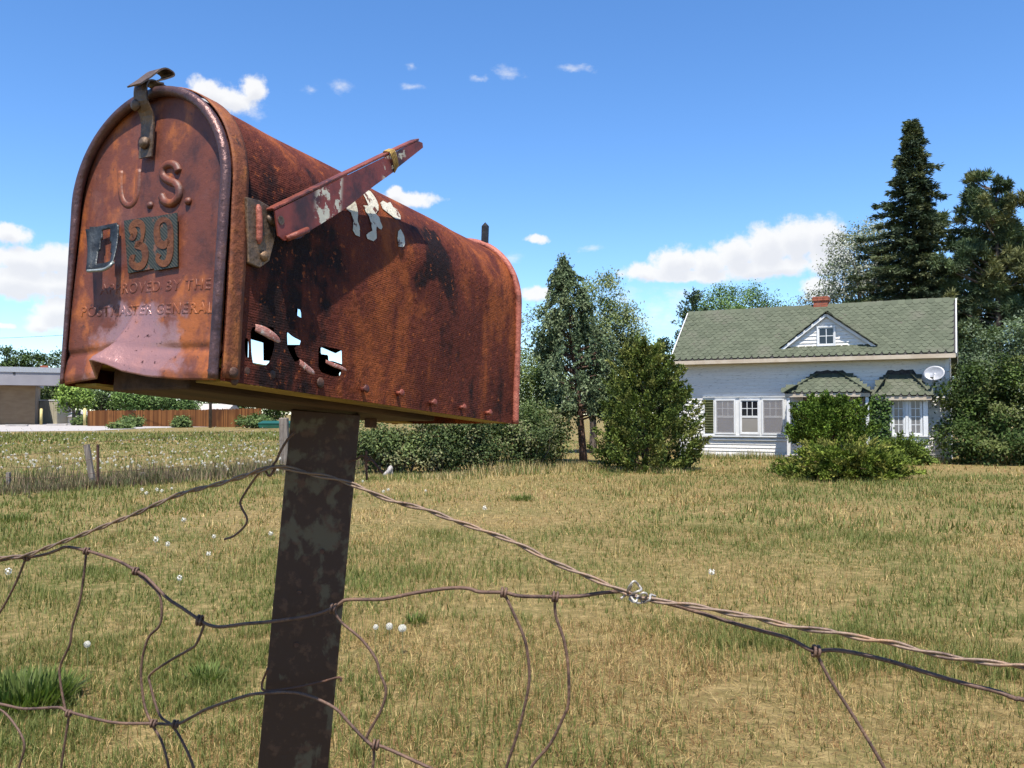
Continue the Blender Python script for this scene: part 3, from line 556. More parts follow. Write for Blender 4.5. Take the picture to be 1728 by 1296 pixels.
plumes('juniper_bush', 'rounded green juniper directly before the porch canopy', base_at(1396, 26.4), 1.90, .6, lambda t: .98 * (1 - t ** 4) ** .5 + .02, 240, 130, .34, .022, .8, [(.080, .128, .018), (.105, .158, .025), (.060, .095, .015)], .08, cat='bush', out=.75, spray=.09, top_sharp=False)
broadleaf('lilac_bush', 'large dark green lilac covering the right corner of the house', base_at(1690, 26.3), [E(1660, 690, 26.3, 1.35, 1.1, 1.35), E(1720, 680, 26.0, 1.4, 1.1, 1.5), E(1640, 735, 26.0, .9, .9, .75), E(1700, 755, 25.6, 1.3, .8, .5), E(1790, 690, 26.3, 1.3, 1.1, 1.4), E(1620, 665, 26.6, .6, .7, .55)], 170, 170, .17, .095, [(.050, .080, .020), (.068, .100, .026), (.036, .058, .016), (.090, .105, .034)], .03, .4, cat='bush', stems=26)
broadleaf('shrub', 'grey green rounded tree filling the gap between roof corner and pine', base_at(1695, 31), [E(1690, 580, 31, 1.1, 1.1, 1.0), E(1665, 625, 31, .8, .9, .9), E(1730, 600, 31, 1.1, 1.1, 1.2), E(1710, 660, 31, 1.6, 1.1, 1.2), E(1640, 690, 31, 1.0, .9, 1.2), E(1780, 660, 31, 1.5, 1.1, 1.4)], 150, 120, .20, .10, [(.11, .145, .080), (.14, .175, .11), (.085, .115, .06)], .06, .6, cat='tree', stems=8)
# far trees at the left
FT = 'leafy tree in the row beyond the brown fence'
far = [(124, 664, 112, 1.75, 2.2, [(.16, .23, .05), (.20, .27, .065)], 'round bright green tree beside the beige shed'), (172, 668, 118, 2.6, 2.2, [(.07, .10, .035), (.09, .13, .05)], 'dark tree with bare grey limbs behind the yellow bollard'), (220, 672, 116, 1.9, 1.7, [(.10, .16, .045), (.13, .19, .055)], 'green tree over the first house roof beyond the fence'), (262, 676, 118, 2.2, 1.6, [(.08, .13, .04), (.11, .16, .05)], 'low spreading tree before the grey roof beyond the fence'), (300, 682, 120, 2.4, 1.5, [(.07, .115, .035), (.10, .15, .045)], 'dark leafy tree beside the utility pole'), (85, 650, 145, 2.6, 3.4, [(.06, .085, .03), (.085, .11, .04)], 'tall dull green tree behind the beige shed')]
for px, py, d, rx, rz, cl, lb in far:
    broadleaf('street_tree', lb, base_at(px, d), [E(px, py, d, rx, rx, rz), E(px - 12, py + 8, d, rx * .7, rx * .7, rz * .7), E(px + 14, py + 6, d, rx * .7, rx * .7, rz * .7)], 110, 34, .38, .34, cl, .26, 1.9, n_limb=14)
for k, px in enumerate((345, 400, 455, 520, 590, 660, 740, 820, 1130, 1330)):
    rx, rz, py = rng.uniform(3, 5), rng.uniform(2.2, 4), rng.uniform(662, 684); broadleaf('street_tree', 'distant tree in the row on the horizon behind mailbox and hedge', base_at(px, 150 + 6 * (k % 3)), [E(px, py, 150, rx, rx, rz), E(px + 15, py + 10, 150, rx * .7, rx * .7, rz * .7)], 90, 30, .5, .45, [(.07, .105, .035), (.10, .14, .05)], .3, 1.6, n_limb=8, group='trees on the horizon')
for px, py, rx, rz in [(-40, 612, 4, 3.0), (6, 610, 2.2, 2.6), (30, 612, 2.4, 2.2), (58, 613, 2.2, 1.7), (100, 612, 2.6, 2.2), (-90, 610, 4, 3.4)]:
    broadleaf('street_tree', 'dark tree crown showing over the flat roof of the store', base_at(px, 150), [E(px, py, 150, rx, rx, rz), E(px + 8, py - 5, 150, rx * .5, rx * .5, rz * .8), E(px, py + 40, 150, rx, rx, rz * 1.6)], 80, 32, .45, .42, [(.06, .09, .035), (.08, .12, .045)], .35, 4.0, n_limb=10, group='trees behind the store')
for px, py, d, rx, rz, lb in [(140, 713, 110, 1.1, .8, 'small round bush at the base of the yellow bollard'), (560, 705, 100, 4.5, 1.6, 'dark bush far behind the rusty post'), (222, 713, 97, 1.2, .6, 'grey green bush growing against the brown board fence'), (305, 714, 94, .8, .6, 'bright green bush before the brown board fence near the utility pole'), (432, 711, 90, 1.8, .5, 'low green bush at the far end of the board fence'), (205, 722, 86, 1.1, .35, 'low green weeds at the corner of the parking lot')]:
    broadleaf('bush', lb, base_at(px, d), [E(px, py, d, rx, rx, rz)], 60, 30, .25, .28, [(.085, .12, .04), (.115, .15, .05)], .05, .3, cat='bush', stems=8)

# ------------------------------------------------------------------ the white house
WL, WH, OF, OS, HD, RZ = 8.541, 3.354, .448, .198, 1.868, 5.277     # wall length, eave height, front and side overhang, half depth, ridge height
house = empty('farmhouse', (HX, HY, 0), -HOUSE_YAW, label='old white clapboard house with green shingled roof and small front gable', category='house')
e_ax, n_ax = Vector((math.cos(HOUSE_YAW), -math.sin(HOUSE_YAW), 0)), Vector((math.sin(HOUSE_YAW), math.cos(HOUSE_YAW), 0))
def hp(px, py, yl):
    "house-local (x, z) seen at a photo pixel on the plane local y = yl"
    d = px_dir(px, py); o_ = Vector((0, 0, EYE)) - Vector((HX, HY, 0)); t = (yl - o_.dot(n_ax)) / d.dot(n_ax); q = o_ + d * t; return q.dot(e_ax), q.z
SL = (RZ - WH) / (HD + OF)                                            # main roof slope
def roof_z(y): return WH + (y + OF) * SL
BH = .118
def boards(parent, x_of_z, y, z0, z1, flip=1, axis='x'):
    z = z0
    while z < z1 - .01:
        zz = min(z + BH, z1); a, b = x_of_z((z + zz) / 2)
        if b - a > .05:
            t0, t1 = .028, .006
            if axis == 'x': V = [(a, y, z), (b, y, z), (b, y, zz + .012), (a, y, zz + .012), (a, y - flip * t0, z), (b, y - flip * t0, z), (b, y - flip * t1, zz), (a, y - flip * t1, zz)]
            else: V = [(y, a, z), (y, b, z), (y, b, zz + .012), (y, a, zz + .012), (y - flip * t0, a, z), (y - flip * t0, b, z), (y - flip * t1, b, zz), (y - flip * t1, a, zz)]
            MB().add(V, [(0, 1, 2, 3), (4, 7, 6, 5), (0, 4, 5, 1), (3, 2, 6, 7), (0, 3, 7, 4), (1, 5, 6, 2)]).build('clapboard', M['clapboard'], parent)
        z = zz
wall = MB().box((0, .0, 0), (WL, .12, WH + .25)).build('front_wall', M['white_paint'], house)
boards(wall, lambda z: (.06, WL - .06), -.001, .10, WH + .2)
MB().box((0, -.03, 0), (WL, .0, .095)).build('skirt_board', M['white_paint'], wall)
for x in (0, WL - .1): MB().box((x, -.032, .096), (x + .1, -.001, WH + .2)).build('corner_board', M['trim'], wall)
def gable(z): q = min(HD * 2, 2 * HD); yy = max(0.0, (z - (WH + OF * SL)) / SL); return (.12 + max(0, yy), 2 * HD - max(0, yy))
for xx, fl in ((0, 1), (WL, -1)):
    pts = [(0, .12, 0), (0, 2 * HD, 0), (0, 2 * HD, roof_z(0) - .05), (0, HD, RZ - .12), (0, .12, roof_z(.12) - .06)]
    w_ = MB().prism([(xx + (.01 if fl > 0 else -.13), y, z) for _, y, z in pts], (.12, 0, 0)).build('gable_wall', M['white_paint'], house)
    boards(w_, gable, xx + (.01 if fl > 0 else -.01), .0, RZ - .35, fl, 'y')
MB().box((.13, 2 * HD - .12, 0), (WL - .13, 2 * HD - .002, roof_z(0) - .06)).build('back_wall', M['white_paint'], house)

# roof with its hexagonal shingles
roof = empty('roof'); roof.parent = house
def slope_slab(sgn):
    y0, y1 = (-OF, HD) if sgn > 0 else (2 * HD + OF, HD); V = []
    for x in (-OS, WL + OS):
        for (y, z) in ((y0, WH), (y1, RZ), (y1, RZ - .09), (y0, WH - .07)): V.append((x, y, z))
    return MB().add(V, [(0, 1, 2, 3), (7, 6, 5, 4), (0, 4, 5, 1), (1, 5, 6, 2), (2, 6, 7, 3), (3, 7, 4, 0)])
slope_slab(1).build('roof_deck', M['soot'], roof); slope_slab(-1).build('roof_deck', M['shingle'], roof)
def shingle_mesh(w, h):
    "hexagon-ended tab lying in local x (across) and y (up the slope), lower end thick"
    k = .27; P = [(-w / 2 * .97, h * .42), (-w / 2 * .97, h * .02), (-w * k, -h * .5), (w * k, -h * .5), (w / 2 * .97, h * .02), (w / 2 * .97, h * .42), (w / 2 * .97, h * .95), (-w / 2 * .97, h * .95)]
    zt = lambda y: .024 - .020 * (y / h + .5) / 1.45; n = len(P); V = [(x, y, zt(y)) for x, y in P] + [(x, y, zt(y) - .016) for x, y in P]
    return V, [tuple(range(n))] + [(i, n + i, n + (i + 1) % n, (i + 1) % n) for i in range(n)]
def shingled(parent, origin, ux, uy, length_x, length_y, w, h, inside, mat, limit, name='shingle'):
    "rows of shingles over a plane; the nearest ones become objects, the rest one mesh"
    ux, uy = Vector(ux).normalized(), Vector(uy).normalized(); un = ux.cross(uy); SV, SF = shingle_mesh(w, h); me = MB().add(SV, SF).mesh('shingle'); me.materials.append(mat); spots = []
    r = 0; y = h * .52
    while y < length_y + h * .1:
        x = (.5 if r % 2 else 0) * w
        while x < length_x + w * .4:
            if inside(x, y): spots.append((x, y))
            x += w
        y += h * .72; r += 1
    spots.sort(key=lambda s: (-s[0]) * .6 + s[1] * 1.0)
    lo = []
    for i, (x, y) in enumerate(spots):
        q = Vector(origin) + ux * (x + rng.normal(0, .006)) + uy * (y + rng.normal(0, .005)) + un * (.004 + .006 * rng.random()); rt = rng.normal(0, .02) + (rng.normal(0, .10) if rng.random() < .03 else 0); tl = rng.normal(0, .012)
        Mx = Matrix((ux, uy, un)).transposed().to_4x4(); Mx.translation = q; Mx = Mx @ Matrix.Rotation(rt, 4, 'Z') @ Matrix.Rotation(tl, 4, 'X')
        if i < limit: o = bpy.data.objects.new(name, me); col.objects.link(o); o.parent = parent; o.matrix_local = Mx
        else: lo.append(Mx)
    if lo:
        mb = MB()
        for Mx in lo: mb.add([Mx @ Vector(p_) for p_ in SV], SF)
        mb.build('shingle_field', mat, parent, kind='stuff')
SLEN = math.hypot(HD + OF, RZ - WH)
GY = -.06
(gx0, gz0), (gx1, gz1), (gxa, gza) = hp(1320, 598, GY), hp(1477, 595.5, GY), hp(1394.5, 529, GY); gz0 = gz1 = roof_z(GY) + .01
def main_inside(x, y):
    if x < .10 or x > WL + 2 * OS - .10 or y > SLEN - .03: return False
    lx, ly = x - OS, -OF + y * (HD + OF) / SLEN
    if ly > GY + .15:                                                  # under the front gable's own roof
        z = roof_z(ly)
        if gx0 + (gxa - gx0) * (z - gz0) / (gza - gz0) + .15 < lx < gx1 - (gx1 - gxa) * (z - gz0) / (gza - gz0) - .15 and z < gza: return False
    return True
shingled(roof, (-OS, -OF - .02, WH), (1, 0, 0), (0, HD + OF, RZ - WH), WL + 2 * OS, SLEN, .225, .225, main_inside, M['shingle'], 300)
rc = MB(); k = 0
while k * .2 < WL + 2 * OS - .05:
    x = -OS + k * .2
    MB().add([(x, HD - .13, RZ - .095 + .012), (x + .21, HD - .13, RZ - .095 + .02), (x + .21, HD, RZ + .03), (x, HD, RZ + .022), (x, HD + .13, RZ - .083), (x + .21, HD + .13, RZ - .075)], [(0, 1, 2, 3), (3, 2, 5, 4)]).build('ridge_shingle', M['shingle'], roof); k += 1
MB().beam((-OS, -OF - .012, WH - .085), (WL + OS, -OF - .012, WH - .085), .03, .13).build('fascia', M['tan_paint'], roof)
MB().box((-OS + .02, -OF + .01, WH - .14), (WL + OS - .02, -.035, WH - .115)).build('soffit', M['tan_paint'], roof)
for x in (-OS - .016, WL + OS + .016):
    for sy in (1, -1):
        y0 = -OF if sy > 0 else 2 * HD + OF; MB().beam((x, y0, WH - .06), (x, HD, RZ - .06), .03, .15).build('rake_board', M['trim'], roof)

# front gable
gab = empty('front_gable'); gab.parent = house
MB().prism([(gx0 + .08, GY + .03, gz0), (gx1 - .08, GY + .03, gz1), (gxa, GY + .03, gza - .06)], (0, .06, 0)).build('gable_sheathing', M['white_paint'], gab)
boards(gab, lambda z: (gx0 + .06 + (gxa - gx0) * (z - gz0) / (gza - gz0), gx1 - .06 - (gx1 - gxa) * (z - gz0) / (gza - gz0)), GY + .029, gz0 + .02, gza - .12)
GO = -.14                                                              # rake overhang plane of the gable
for xa, za in ((gx0, gz0), (gx1, gz1)):
    s = 1 if xa < gxa else -1; dirv = Vector((gxa - xa, 0, gza - za)).normalized(); lo = Vector((xa, GO, za)) - dirv * .06
    MB().beam(lo + Vector((0, .012, -.05)), Vector((gxa, GO + .012, gza - .05)), .024, .085, (0, -1, 0) if False else (0, 0, 1)).build('rake_board', M['trim'], gab)
    yb = (gza - WH) / SL - OF; up = Vector((-dirv.z * s, 0, dirv.x * s)) * 1.0
    A_, B_, C_ = Vector((gxa, GO, gza)), Vector((gxa, yb, gza)), lo; D_ = Vector((xa, GY + .1, za))
    n_ = Vector((-s * dirv.z, 0, abs(dirv.x))); MB().prism([C_, A_, B_, D_] if s > 0 else [D_, B_, A_, C_], n_ * .025).build('roof_deck', M['soot'], gab)
    Lr = (A_ - C_).length
    def ins(x, y, s=s, Lr=Lr, yb=yb):
        yy = x if s < 0 else (yb - GO) - x
        return y < Lr - .02 and 0 <= yy + .04 <= .12 + (yb - GO) * (y / Lr)
    shingled(gab, (C_ + n_ * .03) if s < 0 else (C_ + n_ * .03 + Vector((0, yb - GO, 0))), (0, -s, 0), dirv, yb - GO, Lr, .225, .225, ins, M['shingle_worn'], 400)
MB().beam((gxa, GO - .01, gza + .03), (gxa, (gza - WH) / SL - OF + .1, gza + .03), .16, .02).build('ridge_cap', M['shingle'], gab)
def window(parent, x0, x1, z0, z1, y, cols, rows, split=None, pane='pane_dark', low='pane_shade', screen=False, fw=.06, label=None):
    "sash window: casing, sashes, glazing bars and every pane of its own"
    w = empty('window'); w.parent = parent
    fr = MB(); d0, d1 = y - .055, y - .012
    fr.box((x0, d0, z0), (x0 + fw, d1, z1)).box((x1 - fw, d0, z0), (x1, d1, z1)).box((x0 + fw, d0, z1 - fw), (x1 - fw, d1, z1)).box((x0 + fw, d0, z0), (x1 - fw, d1, z0 + fw)); fr.build('frame', M['trim'], w)
    MB().box((x0 + .01, y - .016, z0 + .01), (x1 - .01, y - .004, z1 - .01)).build('backing', M['dark'], w)
    a, b, c_, d_ = x0 + fw, x1 - fw, z0 + fw, z1 - fw; zs = c_ if split is None else c_ + (d_ - c_) * split; bw = .022
    def lights(xa, xb, za, zb, nc, nr, mat_, yy):
        rail = MB().box((xa, yy - .012, za), (xb, yy + .006, za + .035)).box((xa, yy - .012, zb - .03), (xb, yy + .006, zb)).box((xa, yy - .012, za + .035), (xa + .03, yy + .006, zb - .03)).box((xb - .03, yy - .012, za + .035), (xb, yy + .006, zb - .03)); rail.build('sash', M['trim'], w)
        xa, xb, za, zb = xa + .03, xb - .03, za + .035, zb - .03; pw, ph = (xb - xa) / nc, (zb - za) / nr
        for i in range(1, nc): MB().box((xa + i * pw - bw / 2, yy - .009, za), (xa + i * pw + bw / 2, yy + .002, zb)).build('glazing_bar', M['trim'], w)
        for j in range(1, nr): MB().box((xa, yy - .0075, za + j * ph - bw / 2), (xb, yy + .001, za + j * ph + bw / 2)).build('glazing_bar', M['trim'], w)
        for i in range(nc):
            for j in range(nr): MB().box((xa + i * pw, yy - .001, za + j * ph), (xa + (i + 1) * pw, yy + .003, za + (j + 1) * ph)).build('pane', M[mat_], w)
    lights(a, b, zs, d_, cols, rows, pane, y - .024)
    if split is not None: lights(a, b, c_, zs - .004, 1, 1, low, y - .024)
    if screen: MB().box((a, y - .046, c_), (b, y - .044, d_)).build('insect_screen', M['screen'], w)
    return w
(wx0, wz0), (wx1, wz1) = hp(1379, 584.5, GY), hp(1410, 549.5, GY); window(gab, wx0, wx1, wz0, wz1, GY + .012, 2, 2, fw=.045)
MB().box((wx0 - .28, GY - .04, wz0 - .10), (wx1 + .22, GY + .02, wz0 - .06)).build('sill', M['trim'], gab)

# chimney
cx0, cz0 = hp(1374, 520, HD + .1); cx1, cz1 = hp(1398, 500, HD + .1); chim = empty('chimney'); chim.parent = house; cw = cx1 - cx0; cz0 = RZ - .35
MB().box((cx0 + .012, HD - .10, cz0), (cx1 - .012, HD + .32, cz1 - .02)).build('mortar_core', M['mortar'], chim); z = cz0; r_ = 0
while z < cz1 - .03:
    nb = 3 if r_ % 2 else 2; ex = .03 if z > cz1 - .2 else 0
    for i in range(nb):
        a, b = (cw + 2 * ex) * i / nb + cx0 - ex, (cw + 2 * ex) * (i + 1) / nb + cx0 - ex; MB().box((a + .005, HD - .112 - ex, z + .005), (b - .005, HD + .10, z + .068)).build('brick', M['brick'], chim); MB().box((a + .005, HD + .11, z + .005), (b - .005, HD + .332 + ex, z + .068)).build('brick', M['brick'], chim)
    z += .074; r_ += 1

# window row with shutter
row = empty('window_row'); row.parent = house; Y0 = -.02
rx0, rz1 = hp(1188, 672, Y0); rx1, rz0 = hp(1328, 735, Y0); zt = hp(1188, 674, Y0)[1]; zb = hp(1255, 733.5, Y0)[1]
MB().box((rx0 - .02, Y0 - .035, zb - .02), (rx1, Y0 + .018, zt + .06)).build('casing', M['trim'], row)
for pa, pb, kw in ((1207.5, 1242, dict(pane='pane_curtain', low='pane_curtain', screen=True)), (1249, 1283, dict(pane='pane_dark', low='pane_shade')), (1286.5, 1324, dict(pane='pane_curtain', low='pane_curtain', screen=True))):
    window(row, hp(pa, 700, Y0)[0], hp(pb, 700, Y0)[0], zb + .01, zt, Y0 - .038, 3, 2, .50, fw=.045, **kw)
sh = empty('shutter'); sh.parent = row; sx0, sx1 = hp(1190, 700, Y0)[0], hp(1204.5, 700, Y0)[0]
for i in range(13):
    z = zb + .04 + (zt - zb - .05) * i / 13; MB().add([(sx0, Y0 - .045, z), (sx1, Y0 - .045, z), (sx1, Y0 - .075, z + .075), (sx0, Y0 - .075, z + .075), (sx0, Y0 - .037, z + .012), (sx1, Y0 - .037, z + .012), (sx1, Y0 - .067, z + .085), (sx0, Y0 - .067, z + .085)], [(3, 2, 1, 0), (4, 5, 6, 7), (0, 1, 5, 4), (1, 2, 6, 5), (2, 3, 7, 6), (3, 0, 4, 7)]).build('slat', M['shutter'], sh)
MB().box((rx0 - .04, Y0 - .09, zb - .075), (rx1 + .02, Y0 - .03, zb - .025)).build('sill', M['trim'], row); MB().box((rx0 + .3, Y0 - .05, zb - .19), (rx1 + .02, Y0 - .012, zb - .14)).build('sill_moulding', M['trim'], row)
MB().box((rx0 - .03, Y0 - .07, zt + .062), (rx1 + .02, Y0 - .01, zt + .085)).build('head_moulding', M['trim'], row)

# canopies over the porch door and the bay
def canopy(name, bl, br, tl, tr, yf, limit, mat_, flash):
    c = empty(name); c.parent = house; (xl, zb_), (xr, _), (xtl, zt_), (xtr, _) = hp(*bl, yf), hp(*br, yf), hp(*tl, -.03), hp(*tr, -.03)
    A_, B_, C_, D_ = Vector((xl, yf, zb_)), Vector((xr, yf, zb_)), Vector((xtr, -.03, zt_)), Vector((xtl, -.03, zt_)); Ew, Fw = Vector((xl, -.03, zb_)), Vector((xr, -.03, zb_))
    MB().add([A_, B_, C_, D_, Ew, Fw], [(0, 1, 2, 3), (0, 3, 4), (1, 5, 2), (0, 4, 5, 1), (2, 5, 4, 3)]).build('deck', M['soot'], c)
    up = (D_ + C_) / 2 - (A_ + B_) / 2; up.x = 0; Ls = up.length; Wd = xr - xl
    def ins(x, y): t = max(0, y - .03) / Ls; return (xtl - xl) * t - .09 < x < Wd - (xr - xtr) * t + .09 and y < Ls - .03
    shingled(c, A_ + Vector((0, -.015, .004)), (1, 0, 0), up, Wd, Ls, .225, .225, ins, mat_, limit)
    for P0, P1, P2, sx in ((Ew, A_, D_, -1), (B_, Fw, C_, 1)):         # hip ends
        ux = (P1 - P0).normalized(); n_ = ux.cross((P2 - P0)).normalized(); uy = n_.cross(ux); h_ = (P2 - P0).dot(uy); tx = (P2 - P0).dot(ux); Lx = (P1 - P0).length
        def ins2(x, y, tx=tx, Lx=Lx, h_=h_): t = max(0, y - .03) / h_; return tx * t - .08 < x < Lx - (Lx - tx) * t + .08 and y < h_ - .04
        shingled(c, P0 + n_ * .004, ux, uy, Lx, h_, .225, .225, ins2, mat_, 400)
    for P1, P2 in ((A_, D_), (B_, C_)): MB().beam(P1 + Vector((0, 0, .03)), P2 + Vector((0, -.02, .03)), .10, .018).build('hip_cap', mat_, c)
    MB().box((xl + .03, yf + .01, zb_ - .12), (xr - .03, yf + .05, zb_ - .004)).build('fascia', M['tan_paint'], c)
    f = MB(); fw = flash                                               # tar smeared on the wall above the canopy
    ring = [(xl + .05, zb_ + .02)]
    for t in np.linspace(0, 1, 7): ring.append((xl + (xtl - xl) * t - .02, zb_ + (zt_ - zb_) * t + fw * (.25 + .75 * t) + rng.uniform(-.02, .02)))
    for t in np.linspace(.15, .85, 6): ring.append((xtl + (xtr - xtl) * t, zt_ + fw + rng.uniform(-.02, .03)))
    for t in np.linspace(1, 0, 7): ring.append((xr + (xtr - xr) * t + .02, zb_ + (zt_ - zb_) * t + fw * (.25 + .75 * t) + rng.uniform(-.02, .03)))
    f.prism([(x, -.029, z) for x, z in ring + [(xr - .05, zb_ + .02)]], (0, .012, 0)); f.build('tar_flashing', M['soot'], c)
    return c, xl, xr, zb_
c1, pl, pr, pz = canopy('porch_canopy', (1323, 664), (1470, 663), (1379, 632), (1421, 631.5), -.95, 400, M['shingle'], .12)
for x in (pl + .12, pr - .12): MB().box((x - .05, -.9, 0), (x + .05, -.8, pz - .125)).build('post', M['trim'], c1)
MB().box((pl + .45, -.045, .05), (pl + 1.45, -.022, 2.05)).build('door', M['weathered_wood'], c1); MB().box((pl, -.95, 0), (pr, -.04, .16)).build('step', M['concrete'], c1)
c2, ql, qr, qz = canopy('bay_canopy', (1474, 669), (1574, 670), (1499, 634), (1540, 632.5), -.85, 400, M['shingle_worn'], .17)
bay = empty('bay_window'); bay.parent = house; BY = -.62; bx0, bx1 = hp(1502, 700, BY)[0], hp(1567, 700, BY)[0]; bzt = qz - .03; bzs = hp(1540, 735, BY)[1]
MB().box((bx0, BY, 0), (bx1, -.033, bzs - .02)).build('bay_base', M['white_paint'], bay)
boards(bay, lambda z: (bx0, bx1), BY - .001, .08, bzs - .06)
MB().box((bx0 + .02, BY + .05, bzs), (bx1 - .02, -.033, bzt - .02)).build('bay_core', M['trim'], bay); MB().box((bx0 - .03, BY - .07, bzs - .035), (bx1 + .05, BY + .05, bzs - .001)).build('sill', M['trim'], bay)
for a, b in ((1505, 1527.5), (1533.5, 1556.5)): window(bay, hp(a, 700, BY)[0], hp(b, 700, BY)[0], bzs + .005, bzt - .03, BY + .045, 2, 4, fw=.04, pane='pane_curtain')
for a, b in ((1500, 1504), (1528, 1533), (1558, 1566)): MB().box((hp(a, 700, BY)[0], BY - .03, bzs + .002), (hp(b, 700, BY)[0], BY + .045, bzt - .025)).build('post', M['trim'], bay)

# things at the house
dish = empty('satellite_dish', label='white satellite dish on the upper right wall of the house', category='satellite dish'); q = house.matrix_basis
dx, dz = hp(1577, 631, -.45); dl = Vector((HX, HY, 0)) + e_ax * dx + n_ax * -.45 + Vector((0, 0, dz)); dish.location = dl; dn = Vector((-.75, -1, .45)).normalized(); dq = dn.to_track_quat('Z', 'Y').to_matrix().to_4x4()
mb = MB(); rings, sg = 6, 28
for i in range(rings + 1):
    r_ = i / rings
    for k in range(sg): a_ = 2 * math.pi * k / sg; mb.v.append(tuple(dq @ Vector((.30 * r_ * math.cos(a_), .24 * r_ * math.sin(a_), .06 * r_ * r_))))
mb.f += [(i * sg + k, i * sg + (k + 1) % sg, (i + 1) * sg + (k + 1) % sg, (i + 1) * sg + k) for i in range(rings) for k in range(sg)]
o = mb.build('reflector', M['metal_grey'], dish, True); o.modifiers.new('t', 'SOLIDIFY').thickness = .012
arm_end = dq @ Vector((0, -.22, .34)); MB().tube([dq @ Vector((0, -.26, .0)), arm_end], .014, 6).build('feed_arm', M['metal_grey'], dish); MB().obox(Matrix.Translation(arm_end) @ dq, .09, .09, .12).build('feed_horn', M['metal_grey'], dish)
wall_pt = n_ax * .425 + Vector((0, 0, -.28)); MB().tube([dq @ Vector((0, 0, -.004)), dq @ Vector((0, 0, -.12)), wall_pt + n_ax * -.12 + Vector((0, 0, .1)), wall_pt], .022, 7).build('mast', M['metal_grey'], dish)
bq = ground_at(1228, 769); o = empty('loose_board', bq, label='weathered brown board leaning against the foot of the house wall', category='board')
mb = MB(); mb.beam((-.42, 0, .16), (.42, -.05, .34), .05, .26); k = bevel(mb.build('plank', M['weathered_wood'], o), .01); bp = MB().box((.30, -.04, 0), (.36, .05, .25)).build('prop', M['weathered_wood'], o)
def vine(name, label, x0, x1, z0, z1, yl, n, cols, leaf=.085):
    root = empty(name, (HX, HY, 0), -HOUSE_YAW, label=label, category='vine'); C = np.stack([rng.uniform(x0, x1, n), yl - .16 * rng.random(n), z0 + (z1 - z0) * rng.random(n) ** .8], -1); C[:, 0] += rng.normal(0, .06, n)
    U = unit(rng.normal(0, .4, (n, 3)) + np.array([0, -.35, -.8])) * (leaf * rng.uniform(.6, 1.3, (n, 1))); V = unit(np.cross(U, np.array([0, -1, .5]) + rng.normal(0, .35, (n, 3)))) * leaf * .42; c = np.array(cols)[rng.integers(0, len(cols), n)] * rng.uniform(.7, 1.35, (n, 1))
    link('leaf_mass', crown_mesh('vine_leaf', C, U, V, c), M['leaf'], root); mb = MB()
    for k in range(7): x = rng.uniform(x0, x1); mb.tube(spline([(x, yl, .0), (x + rng.normal(0, .08), yl - .02, z1 * .5), (x + rng.normal(0, .1), yl - .03, z1 * .95)], 4), .008, 5)
    mb.build('stem', M['bark'], root); return root
vine('climbing_vine', 'dark green creeper climbing between the porch and the bay window', hp(1466, 690, -.75)[0], hp(1501, 690, -.75)[0], .1, hp(1480, 664, -.75)[1], -.72, 1500, [(.06, .105, .025), (.085, .14, .035), (.045, .075, .02)])

# ------------------------------------------------------------------ left background: store, shed, fence, houses
M['tan_brick'] = noisy('tan_brick_wall', (.20, .135, .080), (.235, .165, .10), .8, .9, stretch=(1, 1, 3)); M['fascia_grey'] = noisy('grey_metal_fascia', (.22, .205, .215), (.25, .235, .245), .4, .7)
M['beige_metal'] = noisy('beige_metal', (.33, .295, .21), (.38, .34, .25), .8, .7); M['yellow'] = noisy('faded_yellow_paint', (.46, .37, .14), (.52, .43, .19), 3, .7)
M['cedar'] = noisy('cedar_picket', (.105, .040, .016), (.17, .070, .026), 1.4, .9, c3=(.045, .02, .012), t3=.58, stretch=(3, 3, .4)); m, T, p, o = material('cedar_picket_varied'); gg = T.new('ShaderNodeNewGeometry'); cc_ = T.mix(gg.outputs['Random Per Island'], (.075, .028, .012), (.20, .085, .03)); cc_ = T.mix(T.sstep(T.noise(T.mapping(gg.outputs['Position'], (.5, .5, .2)), 1.0, 4), .45, .65), cc_, (.065, .028, .014)); put(T, p, cc_, .9, 0, .1); M['picket'] = m
M['grey_shingle'] = noisy('grey_roof', (.33, .29, .26), (.42, .37, .33), 2, .9); M['green_paint'] = noisy('green_metal', (.005, .055, .030), (.008, .075, .045), 2, .5)
D0 = 118.0
def P2(px, py, d=D0): return at(px, py, d)
b0 = Vector(base_at(59, D0)); st = empty('store', b0, R(26), label='low tan brick store with a deep grey flat roof fascia', category='building')
zf0, zf1 = at(0, 651, D0).z, at(0, 620.5, D0 - 2).z
MB().box((-46, 0, 0), (0, 14, zf0)).build('wall', M['tan_brick'], st)
MB().box((-48, -2.2, zf0 + .004), (.4, 14.5, zf1)).build('fascia', M['fascia_grey'], st); MB().box((.4, -2.2, zf0 + .004), (4.4, .8, zf1 - .003)).build('canopy_end', M['fascia_grey'], st); MB().box((-48, -2.32, zf1 - .62), (4.5, -2.205, zf1 + .06)).build('coping', M['metal_grey'], st)
MB().tube([(-4.6, -.18, zf0), (-4.6, -.18, zf0 * .45), (-4.58, -.2, .05)], .15, 8).build('downpipe', M['fascia_grey'], st)
MB().disc((-2.4, -2.21, zf0 + (zf1 - zf0) * .66), (0, -1, 0), .16, .05).build('vent', M['black_metal'], st); MB().box((.6, -1.6, zf1), (1.5, .2, zf1 + .35)).build('roof_unit', M['brick'], st)
for k in range(9): MB().box((-46 + k * 5.1, -.03, .0), (-45.9 + k * 5.1, -.004, zf0 - .01)).build('wall_joint', M['fascia_grey'], st)
D1 = 127.0; b1 = Vector(base_at(78, D1)); shd = empty('shed', b1, label='beige ribbed metal shed beside the tan brick store', category='shed')
x0, x1, zh = at(60.5, 700, D1).x - b1.x, at(96.5, 700, D1).x - b1.x, at(78, 676, D1).z
